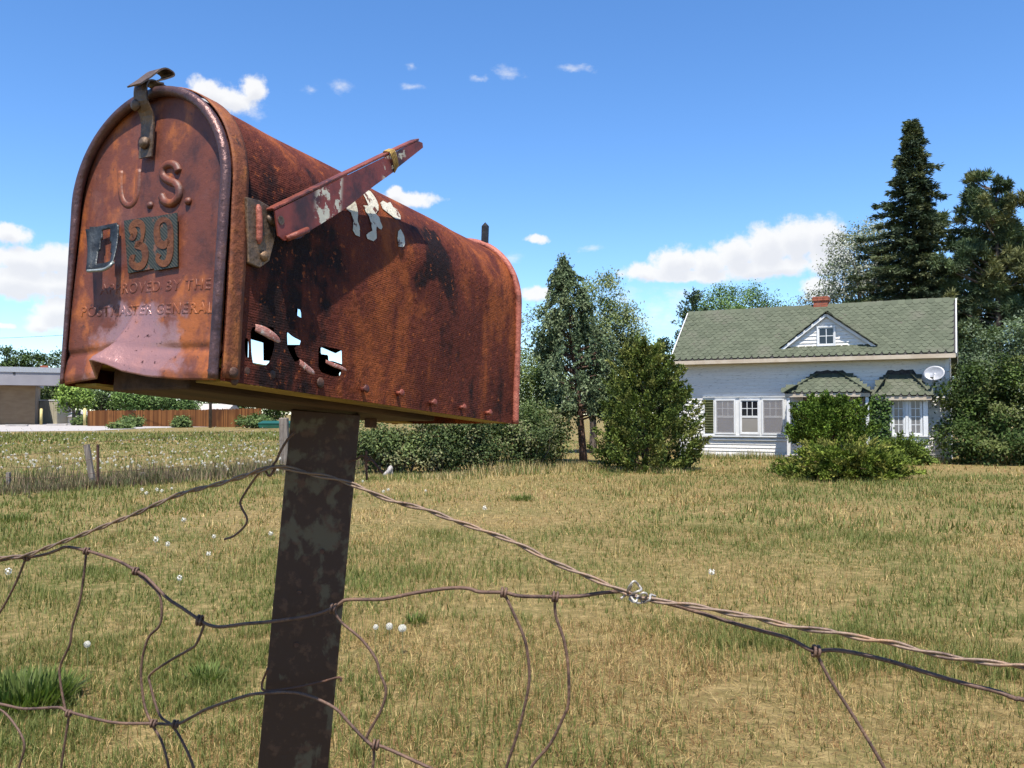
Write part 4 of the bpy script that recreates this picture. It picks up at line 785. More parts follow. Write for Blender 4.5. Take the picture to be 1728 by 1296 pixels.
MB().box((x0, 0, 0), (x1, 4, zh)).build('wall', M['beige_metal'], shd); MB().box((x0 - .05, -.1, zh), (x1 + .05, 4.1, zh + .12)).build('roof_edge', M['trim'], shd)
for k in range(13): xx = x0 + (x1 - x0) * (k + .5) / 13; MB().box((xx - .05, -.05, .02), (xx + .05, -.002, zh - .02)).build('rib', M['beige_metal'], shd)
for px, y0, y1, d, lb in ((143, 688.5, 718, 108, 'yellow steel bollard standing before the bright green tree'), (69.5, 689, 714.5, 116, 'yellow steel bollard standing before the beige shed')):
    q = Vector(base_at(px, d)); h = at(px, y0, d).z; o = MB().tube([(0, 0, 0), (0, 0, h - .1)], .17, 12).dome((0, 0, h - .1), (0, 0, 1), .17, .1, 12).build('bollard', M['yellow'], None, True); o.location = q; tag(o, lb, 'bollard', 'yellow bollards at the parking lot')
for px0, px1, py in ((10, 47, 719.5), (79, 113, 718.3), (-70, -32, 720)):
    a, b = ground_at(px0, py), ground_at(px1, py); o = MB().beam(a + Vector((0, 0, .11)), b + Vector((0, 0, .11)), .3, .22).build('wheel_stop', M['concrete']); tag(bevel(o, .04), 'pale concrete wheel stop at the edge of the parking lot', 'wheel stop', 'concrete wheel stops')
# picket fence
fpts = [(150, 690.0, 719, 104), (205, 701, 720.5, 101), (255, 700, 721, 99), (330, 693.5, 720, 96), (400, 690, 718, 95), (441, 691, 716, 96)]
fpts = [(148, 692.5, 104), (235, 692.5, 102), (325, 691.5, 99), (395, 690, 97), (441, 689, 96)]
pf = empty('picket_fence', base_at(300, 100), label='brown stained board fence along the far side of the lot', category='fence'); fb = Vector(base_at(300, 100)); pick = MB()
for (a, ya, da), (b, yb, db) in zip(fpts[:-1], fpts[1:]):
    A_, B_ = Vector(base_at(a, da)) - fb, Vector(base_at(b, db)) - fb; ha, hb = at(a, ya, da).z, at(b, yb, db).z; n = int((B_ - A_).length / .15)
    for k in range(n):
        t = (k + .5) / n; q = A_.lerp(B_, t); h = ha + (hb - ha) * t + rng.normal(0, .03); pick.box((q.x - .068, q.y - .012 + rng.normal(0, .008), 0), (q.x + .068, q.y + .012, h))
    for k in range(int((B_ - A_).length / 2.4) + 1): q = A_.lerp(B_, min(1, k * 2.4 / (B_ - A_).length)); MB().box((q.x - .05, q.y + .06, 0), (q.x + .05, q.y + .16, 1.9)).build('post', M['cedar'], pf)
    for zz in (.4, 1.5): MB().beam(A_ + Vector((0, .04, zz)), B_ + Vector((0, .04, zz)), .04, .09).build('rail', M['cedar'], pf)
pick.build('picket', M['picket'], pf, kind='stuff')
# utility pole and its wire
up_ = base_at(355, 92); pole = empty('utility_pole', up_, label='dark wooden utility pole rising in front of the brown board fence', category='utility pole'); MB().tube([(0, 0, -.3), (0, 0, 6), (0, 0, 11.6)], [.17, .15, .12], 10).build('pole_shaft', M['bark'], pole, True)
MB().box((-1.1, -.22, 10.7), (1.1, -.13, 10.82)).build('crossarm', M['bark'], pole)
for x in (-.9, .9): MB().disc((x, -.175, 10.82), (0, 0, 1), .05, .14, 8).build('insulator', M['metal_grey'], pole)
wa, wb = at(-500, 545, 150), Vector(up_) + Vector((-.9, -.175, 10.97)); pts = [wa.lerp(wb, t) - Vector((0, 0, 2.2 * 4 * t * (1 - t))) for t in np.linspace(0, 1, 20)]
tag(MB().tube(pts, .022, 5).build('power_line', M['black_metal']), 'thin sagging power line crossing the sky above the store', 'power line')
def far_house(label, px, d, wpx, eave_py, ridge_py, roofmat, wallmat):
    b = Vector(base_at(px, d)); h = empty('distant_house', b, label=label, category='house'); w_ = wpx * d / F_PX / 2; ze, zr = at(px, eave_py, d).z, at(px, ridge_py, d).z
    MB().box((-w_, 0, 0), (w_, 6, ze)).build('wall', wallmat, h); MB().prism([(-w_ - .4, -.5, ze), (-w_ - .4, 6.5, ze), (-w_ - .4, 3, zr)], (2 * w_ + .8, 0, 0)).build('roof', roofmat, h)
    for k in (-.5, .4): f = MB().box((w_ * k - .5, -.05, 1.0), (w_ * k + .5, -.004, 2.1)).build('window', M['trim'], h); MB().box((w_ * k - .4, -.06, 1.1), (w_ * k + .4, -.052, 2.0)).build('pane', M['pane_dark'], f)
far_house('white distant house glimpsed beyond the fence under the bare limbed tree', 192, 128, 46, 696, 687, M['trim'], M['white_paint']); far_house('distant house with a pale grey roof behind the board fence', 320, 126, 120, 694, 681, M['grey_shingle'], M['white_paint'])
far_house('low white distant house beside the beige shed half hidden by trees', 120, 130, 60, 703, 694, M['fascia_grey'], M['white_paint'])
gq = Vector(base_at(463, 84)); gd = empty('dumpster', gq, label='green metal dumpster in the weeds at the end of the board fence', category='dumpster')
MB().prism([(-1.4, 0, .1), (1.4, 0, .1), (1.6, 0, .55), (-1.6, 0, .55)], (0, 1.8, 0)).build('bin', M['green_paint'], gd); MB().prism([(-1.62, -.05, .554), (-1.62, 1.85, .554), (-1.62, 1.85, .80)], (3.24, 0, 0)).build('lid', M['green_paint'], gd)
for x in (-1.66, 1.50): MB().box((x, .3, .25), (x + .16, 1.5, .4)).build('fork_pocket', M['green_paint'], gd)

# ------------------------------------------------------------------ old field fence
def stake(name, label, top, bot, w, d, t=None, mat_='weathered_wood'):
    q = ground_at(*bot); depth = q.y; tp = at(top[0], top[1], depth); v = tp - q; t = t or w
    mb = MB(); mb.beam(Vector((0, 0, -.15)) - v * .02, v, w, t, (0, 1, 0)); o = mb.build(name, M[mat_]); bevel(o, min(w, t) * .12); o.location = q
    return tag(o, label, 'fence post', 'posts of the old field fence')
M['rust_dark'] = rust('dark_rusted_steel', (.030, .016, .012), (.075, .035, .022), (.16, .07, .035), 30, (1, 1, 1))
stake('fence_post', 'split grey wooden fence post leaning left in the weedy field fence', (146, 750), (160, 822), .10, 0)
stake('fence_post', 'thin rusty steel stake beside the leaning grey fence post', (165, 750), (166, 824), .045, 0, None, 'rust_dark')
stake('fence_post', 'short broken stump of a fence post in the weeds', (240, 797), (245, 815), .09, 0)
stake('fence_post', 'short grey fence stub at the far end of the weedy fence', (14, 797), (15, 824), .07, 0)
stake('fence_post', 'thick dark square fence post just behind the rusty mailbox post', (479, 705), (481, 793), .22, 0, .2)
fw_ = empty('field_fence_wire', ground_at(166, 824), label='slack rusty wire strung between the old field fence posts', category='wire'); o0 = fw_.location
for f_, sag in ((.93, .05), (.62, .08), (.32, .06)):
    pts = []
    for (px, py, hh) in ((-260, 836, .8), (15, 824, .7), (166, 824, 1.0), (481, 793, 1.3)):
        q = ground_at(px, py); pts.append(Vector((q.x, q.y - .06, hh * f_)) - o0)
    full = []
    for a, b in zip(pts[:-1], pts[1:]):
        for t in np.linspace(0, 1, 8)[:-1]: full.append(a.lerp(b, t) - Vector((0, 0, sag * 4 * t * (1 - t))))
    MB().tube(full + [pts[-1]], .004, 5).build('wire_strand', M['rust_dark'], fw_)
q = ground_at(655, 803); o = empty('pale_stone', q, label='small pale grey and white stone lying at the foot of the hedge', category='stone'); bm = bmesh.new(); bmesh.ops.create_icosphere(bm, subdivisions=3, radius=.13)
for v_ in bm.verts: k = 1 + .35 * math.sin(v_.co.x * 23 + 1) * math.sin(v_.co.z * 19) + .18 * math.sin(v_.co.y * 31); v_.co = Vector((v_.co.x * .8 * k + v_.co.z * .3, v_.co.y * .7 * k, max(-.06, v_.co.z * 1.1 * k) + .06))
me = bpy.data.meshes.new('stone'); bm.to_mesh(me); bm.free(); link('stone_body', me, noisy('pale_stone', (.30, .27, .25), (.40, .37, .34), 14, .9, c3=(.14, .12, .11), t3=.54), o)

# ------------------------------------------------------------------ the mailbox
BW, BH1, BL = .1750, .1478, .483                                       # width, straight side height, length
az_, pt_, rl_ = R(26.8127), R(4.384), R(-.4414)
b_ax = Vector((math.sin(az_) * math.cos(pt_), math.cos(az_) * math.cos(pt_), -math.sin(pt_))); r0 = b_ax.cross(Vector((0, 0, 1))).normalized(); u0 = r0.cross(b_ax)
b_r, b_u = math.cos(rl_) * r0 - math.sin(rl_) * u0, math.cos(rl_) * u0 + math.sin(rl_) * r0
b_o = Vector((-.29167, .66997, EYE + .02381)); BM = Matrix((b_r, b_ax, b_u)).transposed().to_4x4(); BM.translation = b_o
mailbox = empty('mailbox', label='rusty arched rural mailbox with a raised flag on the steel post', category='mailbox'); mailbox.matrix_world = BM
def local_ray(px, py):
    d = px_dir(px, py); q = Vector((0, 0, EYE)) - b_o; return Vector((q.dot(b_r), q.dot(b_ax), q.dot(b_u))), Vector((d.dot(b_r), d.dot(b_ax), d.dot(b_u)))
def on_plane(px, py, axis, val):
    o_, d = local_ray(px, py); return o_ + d * ((val - o_[axis]) / d[axis])
def on_door(px, py, s=0.0): q = on_plane(px, py, 1, s); return q.x, q.z
def on_side(px, py, v=BW / 2): q = on_plane(px, py, 0, v); return q.y, q.z
RAD = BW / 2; ARC = math.pi * RAD; PT = 2 * BH1 + ARC
def prof(p, off=0.0):
    "point and outward normal of the box section at perimeter length p (from the foot of the flag side)"
    if p <= BH1: return RAD + off, p, 1.0, 0.0
    if p >= BH1 + ARC: return -RAD - off, PT - p, -1.0, 0.0
    a = (p - BH1) / RAD; return (RAD + off) * math.cos(a), BH1 + (RAD + off) * math.sin(a), math.cos(a), math.sin(a)
def on_shell(px, py):
    o_, d = local_ray(px, py); t = (RAD - o_.x) / d.x; q = o_ + d * t
    if q.z <= BH1: return q.z, q.y
    a = d.x ** 2 + d.z ** 2; oz = o_.z - BH1; b = o_.x * d.x + oz * d.z; c = o_.x ** 2 + oz ** 2 - RAD ** 2; t = (-b - math.sqrt(max(0, b * b - a * c))) / a; q = o_ + d * t
    return BH1 + RAD * math.atan2(q.z - BH1, q.x), q.y
def dent(p, s): return .0011 * math.sin(p * 31 + s * 17) * math.sin(s * 23 + 1) + .0009 * math.sin(p * 57 + 2) * math.sin(s * 41)

def flag_shade_and_paint(T, v, f):
    "flag shadow darkened into the front lower side, old black paint in blotches"
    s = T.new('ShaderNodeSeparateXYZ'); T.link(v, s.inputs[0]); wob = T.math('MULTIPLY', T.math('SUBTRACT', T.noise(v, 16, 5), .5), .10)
    a = T.math('MULTIPLY', T.sstep(T.math('ADD', s.outputs[1], wob), .20, .08), T.sstep(T.math('ADD', s.outputs[2], wob), .175, .12))  # shadow of the flag, put into the rust colour
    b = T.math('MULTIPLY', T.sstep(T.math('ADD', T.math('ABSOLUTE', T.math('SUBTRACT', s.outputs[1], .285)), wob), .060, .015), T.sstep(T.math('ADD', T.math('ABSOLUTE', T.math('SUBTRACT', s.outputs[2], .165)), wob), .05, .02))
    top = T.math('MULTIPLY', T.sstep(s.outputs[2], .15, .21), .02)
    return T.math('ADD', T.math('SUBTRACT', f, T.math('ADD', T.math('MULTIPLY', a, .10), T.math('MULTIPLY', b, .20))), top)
M['box_rust'] = rust('mailbox_body_rust', (.012, .0045, .0035), (.092, .020, .010), (.25, .064, .017), 17, (1, 1, .40), .70, .0, .0, 1.3, rib=.0020, extra=flag_shade_and_paint, ramp=(.33, .455, .64), spec=.16)
def pinkish(T, v, f): return f
def door_material():
    m, T, p, o = material('mailbox_door_rust'); v = objco(T)
    n1 = T.noise(T.mapping(v, (1, 1, .5)), 20, 9, .62, .4); n2 = T.noise(T.mapping(v, loc=(5, 2, 1)), 64, 6, .6); f = T.math('ADD', T.math('MULTIPLY', n1, .72), T.math('MULTIPLY', n2, .28)); s = T.new('ShaderNodeSeparateXYZ'); T.link(v, s.inputs[0])
    f = T.math('ADD', f, T.sstep(s.outputs[2], .15, .02, 0, .06)); f = T.math('ADD', f, T.math('MULTIPLY', T.math('SUBTRACT', T.noise(T.mapping(v, (1, 1, .35), (2, 2, 2)), 55, 6, .65), .5), .30))
    c = T.mix(T.sstep(f, .36, .50), (.050, .014, .009), (.120, .030, .013)); c = T.mix(T.sstep(f, .51, .63), c, (.29, .080, .015))
    worn = T.sstep(T.noise(T.mapping(v, loc=(1, 8, 3)), 26, 6, .6), .54, .64); c = T.mix(T.math('MULTIPLY', worn, .30), c, (.130, .058, .050))
    q = T.vmath('LENGTH', T.vmath('MULTIPLY', T.vmath('SUBTRACT', v, (-.005, 0, .022)), (20, 0, 24))); q = T.math('ADD', q, T.math('MULTIPLY', T.math('SUBTRACT', n2, .5), 1.5))
    bare = T.sstep(q, 1.15, .75); c = T.mix(T.math('MULTIPLY', bare, .7), c, (.40, .22, .21))                    # highlight painted in pale pink on the bare buckled lip
    fine = T.noise(v, 240, 4, .6); c = T.mix(T.sstep(fine, .60, .72), c, (.05, .018, .012))
    h = T.math('ADD', T.math('MULTIPLY', T.noise(v, 190, 5, .65), .7), T.math('MULTIPLY', n2, .8))
    put(T, p, c, T.mix(bare, (.55, .55, .55), (.24, .24, .24)), T.math('MULTIPLY', bare, .35), .5, bump(T, h, .75, .0010)); return m
M['door_rust'] = door_material(); M['emboss_rust'] = M['door_rust']
M['rim_rust'] = rust('rolled_rim', (.055, .032, .032), (.115, .062, .058), (.17, .08, .06), 30, (1, 1, 1), .36, .55, .0, .4)
M['collar_rust'] = rust('orange_collar_rust', (.04, .016, .012), (.16, .045, .016), (.28, .090, .02), 34, (1, 1, .7), .7, .05, .02)
M['strap_metal'] = rust('latch_strap_metal', (.055, .035, .026), (.13, .085, .055), (.22, .13, .07), 40, (1, 1, 1), .45, .45)
M['back_rust'] = rust('back_rim_rust', (.13, .035, .022), (.30, .085, .055), (.40, .14, .09), 40, (1, 1, 1), .6, .1)
M['olive_metal'] = rust('olive_underside', (.045, .028, .010), (.20, .135, .028), (.34, .235, .055), 18, (1, .3, 1), .7, 0, .03)
M['board_dark'] = noisy('dark_mounting_board', (.035, .02, .014), (.075, .042, .026), 14, .85, stretch=(4, .5, 4))
M['cream_paint'] = noisy('flaking_cream_paint', (.46, .43, .33), (.54, .50, .41), 60, .6, c3=(.10, .03, .015), t3=.54, s3=110)
M['flag_rust'] = rust('flag_rust', (.045, .014, .012), (.17, .040, .024), (.26, .07, .035), 26, (1, .5, 1), .5, .1)
def flag_material():
    m, T, p, o = material('flag_red_and_white_paint'); v = objco(T); s = T.new('ShaderNodeSeparateXYZ'); T.link(v, s.inputs[0])
    n = T.noise(v, 70, 7, .65); c = T.mix(T.sstep(T.noise(v, 24, 6), .4, .6), (.045, .016, .014), (.20, .040, .026))
    band = T.math('MULTIPLY', T.sstep(s.outputs[1], .080, .090), T.sstep(s.outputs[1], .120, .113)); c = T.mix(T.math('MULTIPLY', band, T.sstep(n, .50, .54)), c, (.52, .48, .37))
    b2 = T.math('MULTIPLY', T.sstep(s.outputs[1], .172, .18), T.sstep(s.outputs[1], .215, .205)); c = T.mix(T.math('MULTIPLY', b2, T.sstep(n, .55, .58)), c, (.46, .41, .30))
    put(T, p, c, .5, .05, .4, bump(T, T.noise(v, 160, 5), .6, .0008)); return m
M['flag_paint'] = flag_material()
M['pink_metal'] = noisy('torn_pink_metal', (.26, .095, .07), (.36, .20, .165), 120, .5, c3=(.42, .38, .34), t3=.55)
M['teal_plate'] = None
def plate_material():
    m, T, p, o = material('hatched_teal_number_plate'); v = objco(T); s = T.new('ShaderNodeSeparateXYZ'); T.link(v, s.inputs[0])
    w_ = T.math('SINE', T.math('MULTIPLY', T.math('ADD', s.outputs[0], T.math('MULTIPLY', s.outputs[2], 1.2)), 2 * math.pi / .0032)); c = T.mix(T.sstep(w_, -.4, .6), (.012, .017, .015), (.048, .050, .037))
    c = T.mix(T.sstep(T.noise(v, 120, 6), .58, .68), c, (.14, .06, .035)); put(T, p, c, .6, 0, .4); return m
M['teal_plate'] = plate_material()
M['digit_rust'] = noisy('rusty_orange_digit', (.075, .026, .014), (.135, .048, .018), 60, .7, c3=(.035, .016, .012), t3=.58)
M['bare_steel'] = noisy('bare_curled_steel', (.010, .011, .012), (.05, .056, .06), 60, .42, metal=.3)
M['galv_edge'] = noisy('pale_curled_edge', (.22, .25, .24), (.34, .37, .36), 90, .35, metal=.4)
M['twine'] = noisy('ochre_twine', (.30, .19, .06), (.45, .30, .10), 200, .9)

def pts_in(poly, X, Y):
    P = np.array(poly); ins = np.zeros(X.shape, bool); j = len(P) - 1
    for i in range(len(P)):
        (xi, yi), (xj, yj) = P[i], P[j]; k = ((yi > Y) != (yj > Y)) & (X < (xj - xi) * (Y - yi) / (yj - yi + 1e-12) + xi); ins ^= k; j = i
    return ins
def snap(poly, x, y):
    best = None; n = len(poly)
    for i in range(n):
        ax, ay = poly[i]; bx, by = poly[(i + 1) % n]; dx_, dy_ = bx - ax, by - ay; t = max(0, min(1, ((x - ax) * dx_ + (y - ay) * dy_) / (dx_ * dx_ + dy_ * dy_ + 1e-12))); qx, qy = ax + t * dx_, ay + t * dy_; dd = (qx - x) ** 2 + (qy - y) ** 2
        if best is None or dd < best[0]: best = (dd, qx, qy)
    return best
Z8 = lambda pts: [(380 + x / 7.2, 500 + y / 7.2) for x, y in pts]
holes_r = [Z8(h) for h in ([(325, 440), (345, 372), (470, 380), (610, 372), (612, 600), (585, 700), (545, 800), (490, 845), (345, 825), (328, 700)], [(250, 505), (285, 500), (297, 600), (290, 740), (258, 748), (247, 640)],
          [(870, 140), (935, 165), (938, 268), (875, 225)], [(750, 415), (835, 490), (930, 540), (915, 595), (852, 620), (882, 720), (922, 760), (870, 812), (800, 690), (765, 600)], [(1140, 625), (1200, 608), (1420, 650), (1432, 870), (1410, 970), (1330, 972), (1190, 925), (1150, 860)])]
holes_l = [Z8(h) for h in ([(235, 480), (455, 540), (460, 790), (545, 795), (520, 870), (235, 860)], [(860, 120), (950, 150), (950, 290), (860, 240)], [(735, 400), (850, 470), (950, 525), (925, 600), (745, 600)], [(1130, 600), (1330, 690), (1445, 630), (1445, 850), (1300, 800), (1235, 795), (1230, 712), (1130, 700)], [(1370, 920), (1425, 915), (1425, 985), (1370, 985)])]
HR = [[on_side(*q) for q in h] for h in holes_r]; HL = [[on_side(*q, -BW / 2) for q in [(sum(a for a, _ in h) / len(h) * .14 + x * .86, sum(b for _, b in h) / len(h) * .14 + y * .86) for x, y in h]] for h in holes_l]
HOLES = [[(h, s) for s, h in poly] for poly in HR] + [[(PT - h, s) for s, h in poly] for poly in HL]  # in (perimeter, length)
def shell(p0, p1, s0, s1, n_p, n_s, off=0.0, holes=(), name='shell'):
    P = np.linspace(p0, p1, n_p + 1); S = np.linspace(s0, s1, n_s + 1); PC, SC = np.meshgrid((P[:-1] + P[1:]) / 2, (S[:-1] + S[1:]) / 2, indexing='ij'); kill = np.zeros(PC.shape, bool); uv = np.stack(np.meshgrid(P, S, indexing='ij'), -1)
    for h in holes: kill |= pts_in(h, PC, SC)
    if len(holes):
        k = np.zeros((n_p + 1, n_s + 1, 2), bool)
        for (di, dj) in ((0, 0), (1, 0), (0, 1), (1, 1)): k[di:n_p + di, dj:n_s + dj, 0] |= kill; k[di:n_p + di, dj:n_s + dj, 1] |= ~kill
        for i, j in np.argwhere(k[..., 0] & k[..., 1]):
            b = min((snap(h, *uv[i, j]) for h in holes), key=lambda q: q[0])
            if b[0] < .0034 ** 2: uv[i, j] = (b[1], b[2])
    V = []
    for p_, s_ in uv.reshape(-1, 2): v, h, nx, nz_ = prof(p_, off + dent(p_, s_)); V.append((v, s_, h))
    Fs = [(i * (n_s + 1) + j, i * (n_s + 1) + j + 1, (i + 1) * (n_s + 1) + j + 1, (i + 1) * (n_s + 1) + j) for i in range(n_p) for j in range(n_s) if not kill[i, j]]
    me = bpy.data.meshes.new(name); me.from_pydata(V, [], Fs); ul = me.uv_layers.new(name='UVMap'); fl = uv.reshape(-1, 2); li = np.array([l.vertex_index for l in me.loops]); ul.data.foreach_set('uv', fl[li].astype(np.float32).ravel()); me.update(); return me
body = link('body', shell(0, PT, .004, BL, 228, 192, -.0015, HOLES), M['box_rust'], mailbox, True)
col_ = link('front_collar', shell(.002, PT - .002, .003, .019, 90, 4, .0018), M['collar_rust'], mailbox, True); col_.modifiers.new('t', 'SOLIDIFY').thickness = .0012
# back panel with rolled rim
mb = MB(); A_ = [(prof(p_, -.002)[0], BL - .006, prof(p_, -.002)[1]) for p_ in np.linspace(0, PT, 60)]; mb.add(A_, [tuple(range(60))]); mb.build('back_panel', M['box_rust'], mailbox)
o = MB().tube([(prof(p_, .0005)[0], BL, prof(p_, .0005)[1]) for p_ in np.linspace(0, PT, 110)], .0042, 8).build('back_rim', M['back_rust'], mailbox, True)
tq = on_plane(818, 402, 1, BL); MB().box((tq.x - .004, BL - .002, tq.z - .012), (tq.x + .004, BL + .003, tq.z + .016)).add([(tq.x - .004, BL - .002, tq.z + .016), (tq.x + .004, BL - .002, tq.z + .016), (tq.x + .004, BL + .003, tq.z + .016), (tq.x - .004, BL + .003, tq.z + .016), (tq.x, BL, tq.z + .021)], [(0, 1, 4), (1, 2, 4), (2, 3, 4), (3, 0, 4)]).build('back_tab', M['black_metal'], mailbox)
# underside
for s_, nm in ((1, 'right'), (-1, 'left')):
    x0, x1 = (RAD - .0045, RAD - .034) if s_ > 0 else (-RAD + .0045, -RAD + .030); a, b = min(x0, x1), max(x0, x1); MB().box((a, .012, .0002), (b, BL - .004, .0022)).build('bottom_flange', M['olive_metal'], mailbox)
MB().box((-RAD + .006, .012, .0165), (RAD - .006, BL - .008, .018)).build('floor', M['olive_metal'], mailbox); bevel(MB().box((-.046, .018, -.004), (.040, .375, .0155)).build('mounting_board', M['board_dark'], mailbox), .002)
nb_ = on_plane(626, 706, 2, -.004); MB().disc((nb_.x, nb_.y, -.0042), (0, 0, -1), .0075, .010, 6).build('bolt', M['rust_dark'], mailbox)
# studs and screws along the lower edge
for px, py in ((612, 657), (672, 664), (728, 680), (778, 688), (822, 697)):
    s_, h_ = on_side(px, py); MB().tube([(RAD - .002, s_, h_), (RAD + .0045, s_, h_ + .0005)], .0024, 7).dome((RAD + .0042, s_, h_ + .0005), (1, 0, .1), .0040, .0018).build('stud', M['flag_rust'], mailbox, True)
for px, py in ((418, 626), (461, 632), (543, 646), (398, 640)):
    s_, h_ = on_side(px, py); MB().dome((RAD - .0015, s_, h_), (1, 0, 0), .0048, .0016).build('screw', M['rust_dark'], mailbox, True)
s_, h_ = on_side(390, 629); MB().dome((RAD + .0018, max(.012, s_), h_), (1, 0, 0), .0046, .003).build('rivet', M['rust_dark'], mailbox, True)
# torn strips curling out of the holes
def strip(name, px_pts, vv, w, mat_, curl=.3):
    P = [Vector(on_plane(a, b, 0, RAD + k)) for (a, b), k in zip(px_pts, vv)]; P = spline(P, 5); mb = MB(); n = len(P); V = []
    for i, q in enumerate(P):
        k = math.sin(math.pi * min(1, .15 + .85 * i / (n - 1))) ** .4 * w
        for j in range(5):
            a = -1.1 + 2.2 * j / 4; V.append(q + Vector((.12 * k * math.cos(a) - .05 * k, 0, k * .34 * math.sin(a))))
    mb.add(V, [(i * 5 + j, i * 5 + j + 1, (i + 1) * 5 + j + 1, (i + 1) * 5 + j) for i in range(n - 1) for j in range(4)]); o = mb.build(name, mat_, mailbox, True); o.modifiers.new('t', 'SOLIDIFY').thickness = .0008
strip('torn_strip', [(430, 553), (447, 560), (460, 568), (472, 576)], (.001, .004, .006, .006), .0115, M['pink_metal'])
strip('torn_strip', [(505, 611), (513, 618), (522, 625), (530, 630)], (.001, .003, .004, .004), .0085, M['pink_metal']); strip('torn_strip', [(549, 610), (562, 616), (573, 620), (584, 625)], (.002, .005, .007, .008), .0052, M['pink_metal'])
# flaking painted digits on the flag side
Z3 = lambda pts: [(400 + x / 5.236, 220 + y / 5.236) for x, y in pts]
PAINT = [[(965, 690), (1010, 650), (1050, 612), (1065, 640), (1085, 720), (1080, 790), (1100, 850), (1100, 938), (1060, 922), (1035, 880), (1040, 800), (1020, 720), (990, 700)],
         [(1110, 553), (1145, 530), (1175, 540), (1215, 590), (1250, 650), (1255, 700), (1235, 730), (1265, 760), (1280, 800), (1300, 850), (1290, 870), (1270, 860), (1252, 840), (1248, 870), (1253, 950), (1225, 976), (1170, 955), (1160, 920), (1180, 900), (1215, 880), (1238, 850), (1230, 800), (1215, 770), (1180, 750), (1150, 710), (1125, 655), (1170, 660), (1195, 620), (1165, 585)],
         [(1265, 640), (1290, 620), (1330, 640), (1360, 625), (1385, 670), (1420, 690), (1452, 752), (1450, 785), (1405, 780), (1370, 750), (1330, 720), (1290, 690)], [(1430, 890), (1450, 870), (1480, 930), (1488, 1000), (1475, 1030), (1435, 1025), (1425, 950)]]
for poly in PAINT:
    q2 = [on_shell(*q) for q in Z3(poly)]; bm = bmesh.new(); vs_ = [bm.verts.new((a, b, 0)) for a, b in q2]; f = bm.faces.new(vs_); bmesh.ops.triangulate(bm, faces=[f]); bmesh.ops.subdivide_edges(bm, edges=bm.edges[:], cuts=2)
    for v_ in bm.verts: p_, s_ = v_.co.x, v_.co.y; a, h_, _, _ = prof(p_, -.0015 + dent(p_, s_) + .0009); v_.co = (a, s_, h_)
    bm.normal_update(); me = bpy.data.meshes.new('painted_digit'); bm.to_mesh(me); bm.free(); link('painted_digit', me, M['cream_paint'], mailbox)

# door: pressed sheet with buckled lower lip, rolled rim and embossing
door = empty('door'); door.parent = mailbox
edge_u = [-.5, -.26, -.155, -.07, .0, .12, .28, .5]; edge_h = [0, .0045, .0165, .0125, .0075, .0035, .0012, 0]
def door_pt(v, h):
    "displaced point of the door sheet"
    u = v / BW; k = max(0.0, 1 - h / .055); lift = np.interp(u, edge_u, edge_h) * k ** 1.3
    apex = max(0.0, 1 - h / .064); w_l, w_r = .10 * apex + .008, .46 * apex + .02; c0 = -.03 - .125 * apex; d = (u - c0)
    bulge = .022 * apex ** 1.45 * (max(0, 1 + d / w_l) if d < 0 else max(0, 1 - d / w_r) ** 1.25); lip = .0028 * max(0.0, 1 - abs(h - .006) / .016); bead = .0016 * math.exp(-((h - .0245) / .0030) ** 2) * (1 - .8 * min(1, bulge / .006))
    return Vector((v, .004 - bulge - lip + bead - .0012 * math.sin(v * 60) * math.sin(h * 33), h + lift))
def door_half(h, inset): return RAD - inset if h <= BH1 else math.sqrt(max(0, (RAD - inset) ** 2 - (h - BH1) ** 2))
inset = .0045; nh, nv = 120, 84; mb = MB(); hs = np.concatenate([np.linspace(0, BH1, 80), BH1 + (RAD - inset) * np.sin(np.linspace(0, math.pi / 2, nh - 79))[1:]])
for h in hs:
    w_ = max(door_half(h, inset), .0008)
    for j in range(nv + 1): mb.v.append(tuple(door_pt(-w_ + 2 * w_ * j / nv, h)))
mb.f += [(i * (nv + 1) + j, i * (nv + 1) + j + 1, (i + 1) * (nv + 1) + j + 1, (i + 1) * (nv + 1) + j) for i in range(len(hs) - 1) for j in range(nv)]
o = mb.build('door_sheet', M['door_rust'], door, True); o.modifiers.new('t', 'SOLIDIFY').thickness = .0012; o.modifiers['t'].offset = -1
arch_p = [(prof(p_, -.0030)[0], -.0015 + (.002 if p_ > PT * .5 else 0), prof(p_, -.0030)[1]) for p_ in np.linspace(.001, PT - .001, 130)]
MB().tube(arch_p, np.interp(np.linspace(0, 1, 130), [0, .5, .72, .85, 1], [.0038, .0042, .0040, .0026, .0016]), 10).build('rolled_rim', M['rim_rust'], door, True)
# latch strap
lv0, lz0 = on_door(246, 262, -.004); lv1, lz1 = on_door(241, 160, -.004)
def ribbon(name, path, w, th, mat_, parent, side=Vector((1, 0, 0))):
    P = spline(path, 5); mb = MB(); V = []; n = len(P)
    for i, q in enumerate(P):
        t_ = (P[min(i + 1, n - 1)] - P[max(i - 1, 0)]).normalized(); nn = t_.cross(side).normalized()
        for a, b in ((-1, -1), (1, -1), (1, 1), (-1, 1)): V.append(q + side * (a * w / 2) + nn * (b * th / 2))
    mb.add(V, [(i * 4 + j, i * 4 + (j + 1) % 4, (i + 1) * 4 + (j + 1) % 4, (i + 1) * 4 + j) for i in range(n - 1) for j in range(4)] + [(3, 2, 1, 0), (n * 4 - 4, n * 4 - 3, n * 4 - 2, n * 4 - 1)]); return mb.build(name, mat_, parent)
lc = (lv0 + lv1) / 2; HT = BH1 + RAD
ribbon('latch_strap', [(lc, -.0005, lz0), (lc, -.001, lz0 + .03), (lc, -.0085, HT - .012), (lc, -.0095, HT + .0005), (lc, -.004, HT + .0058), (lc, .012, HT + .0055), (lc, .022, HT + .003)], .0142, .0014, M['strap_metal'], door)
fv = on_door(236, 140, 0)[0]
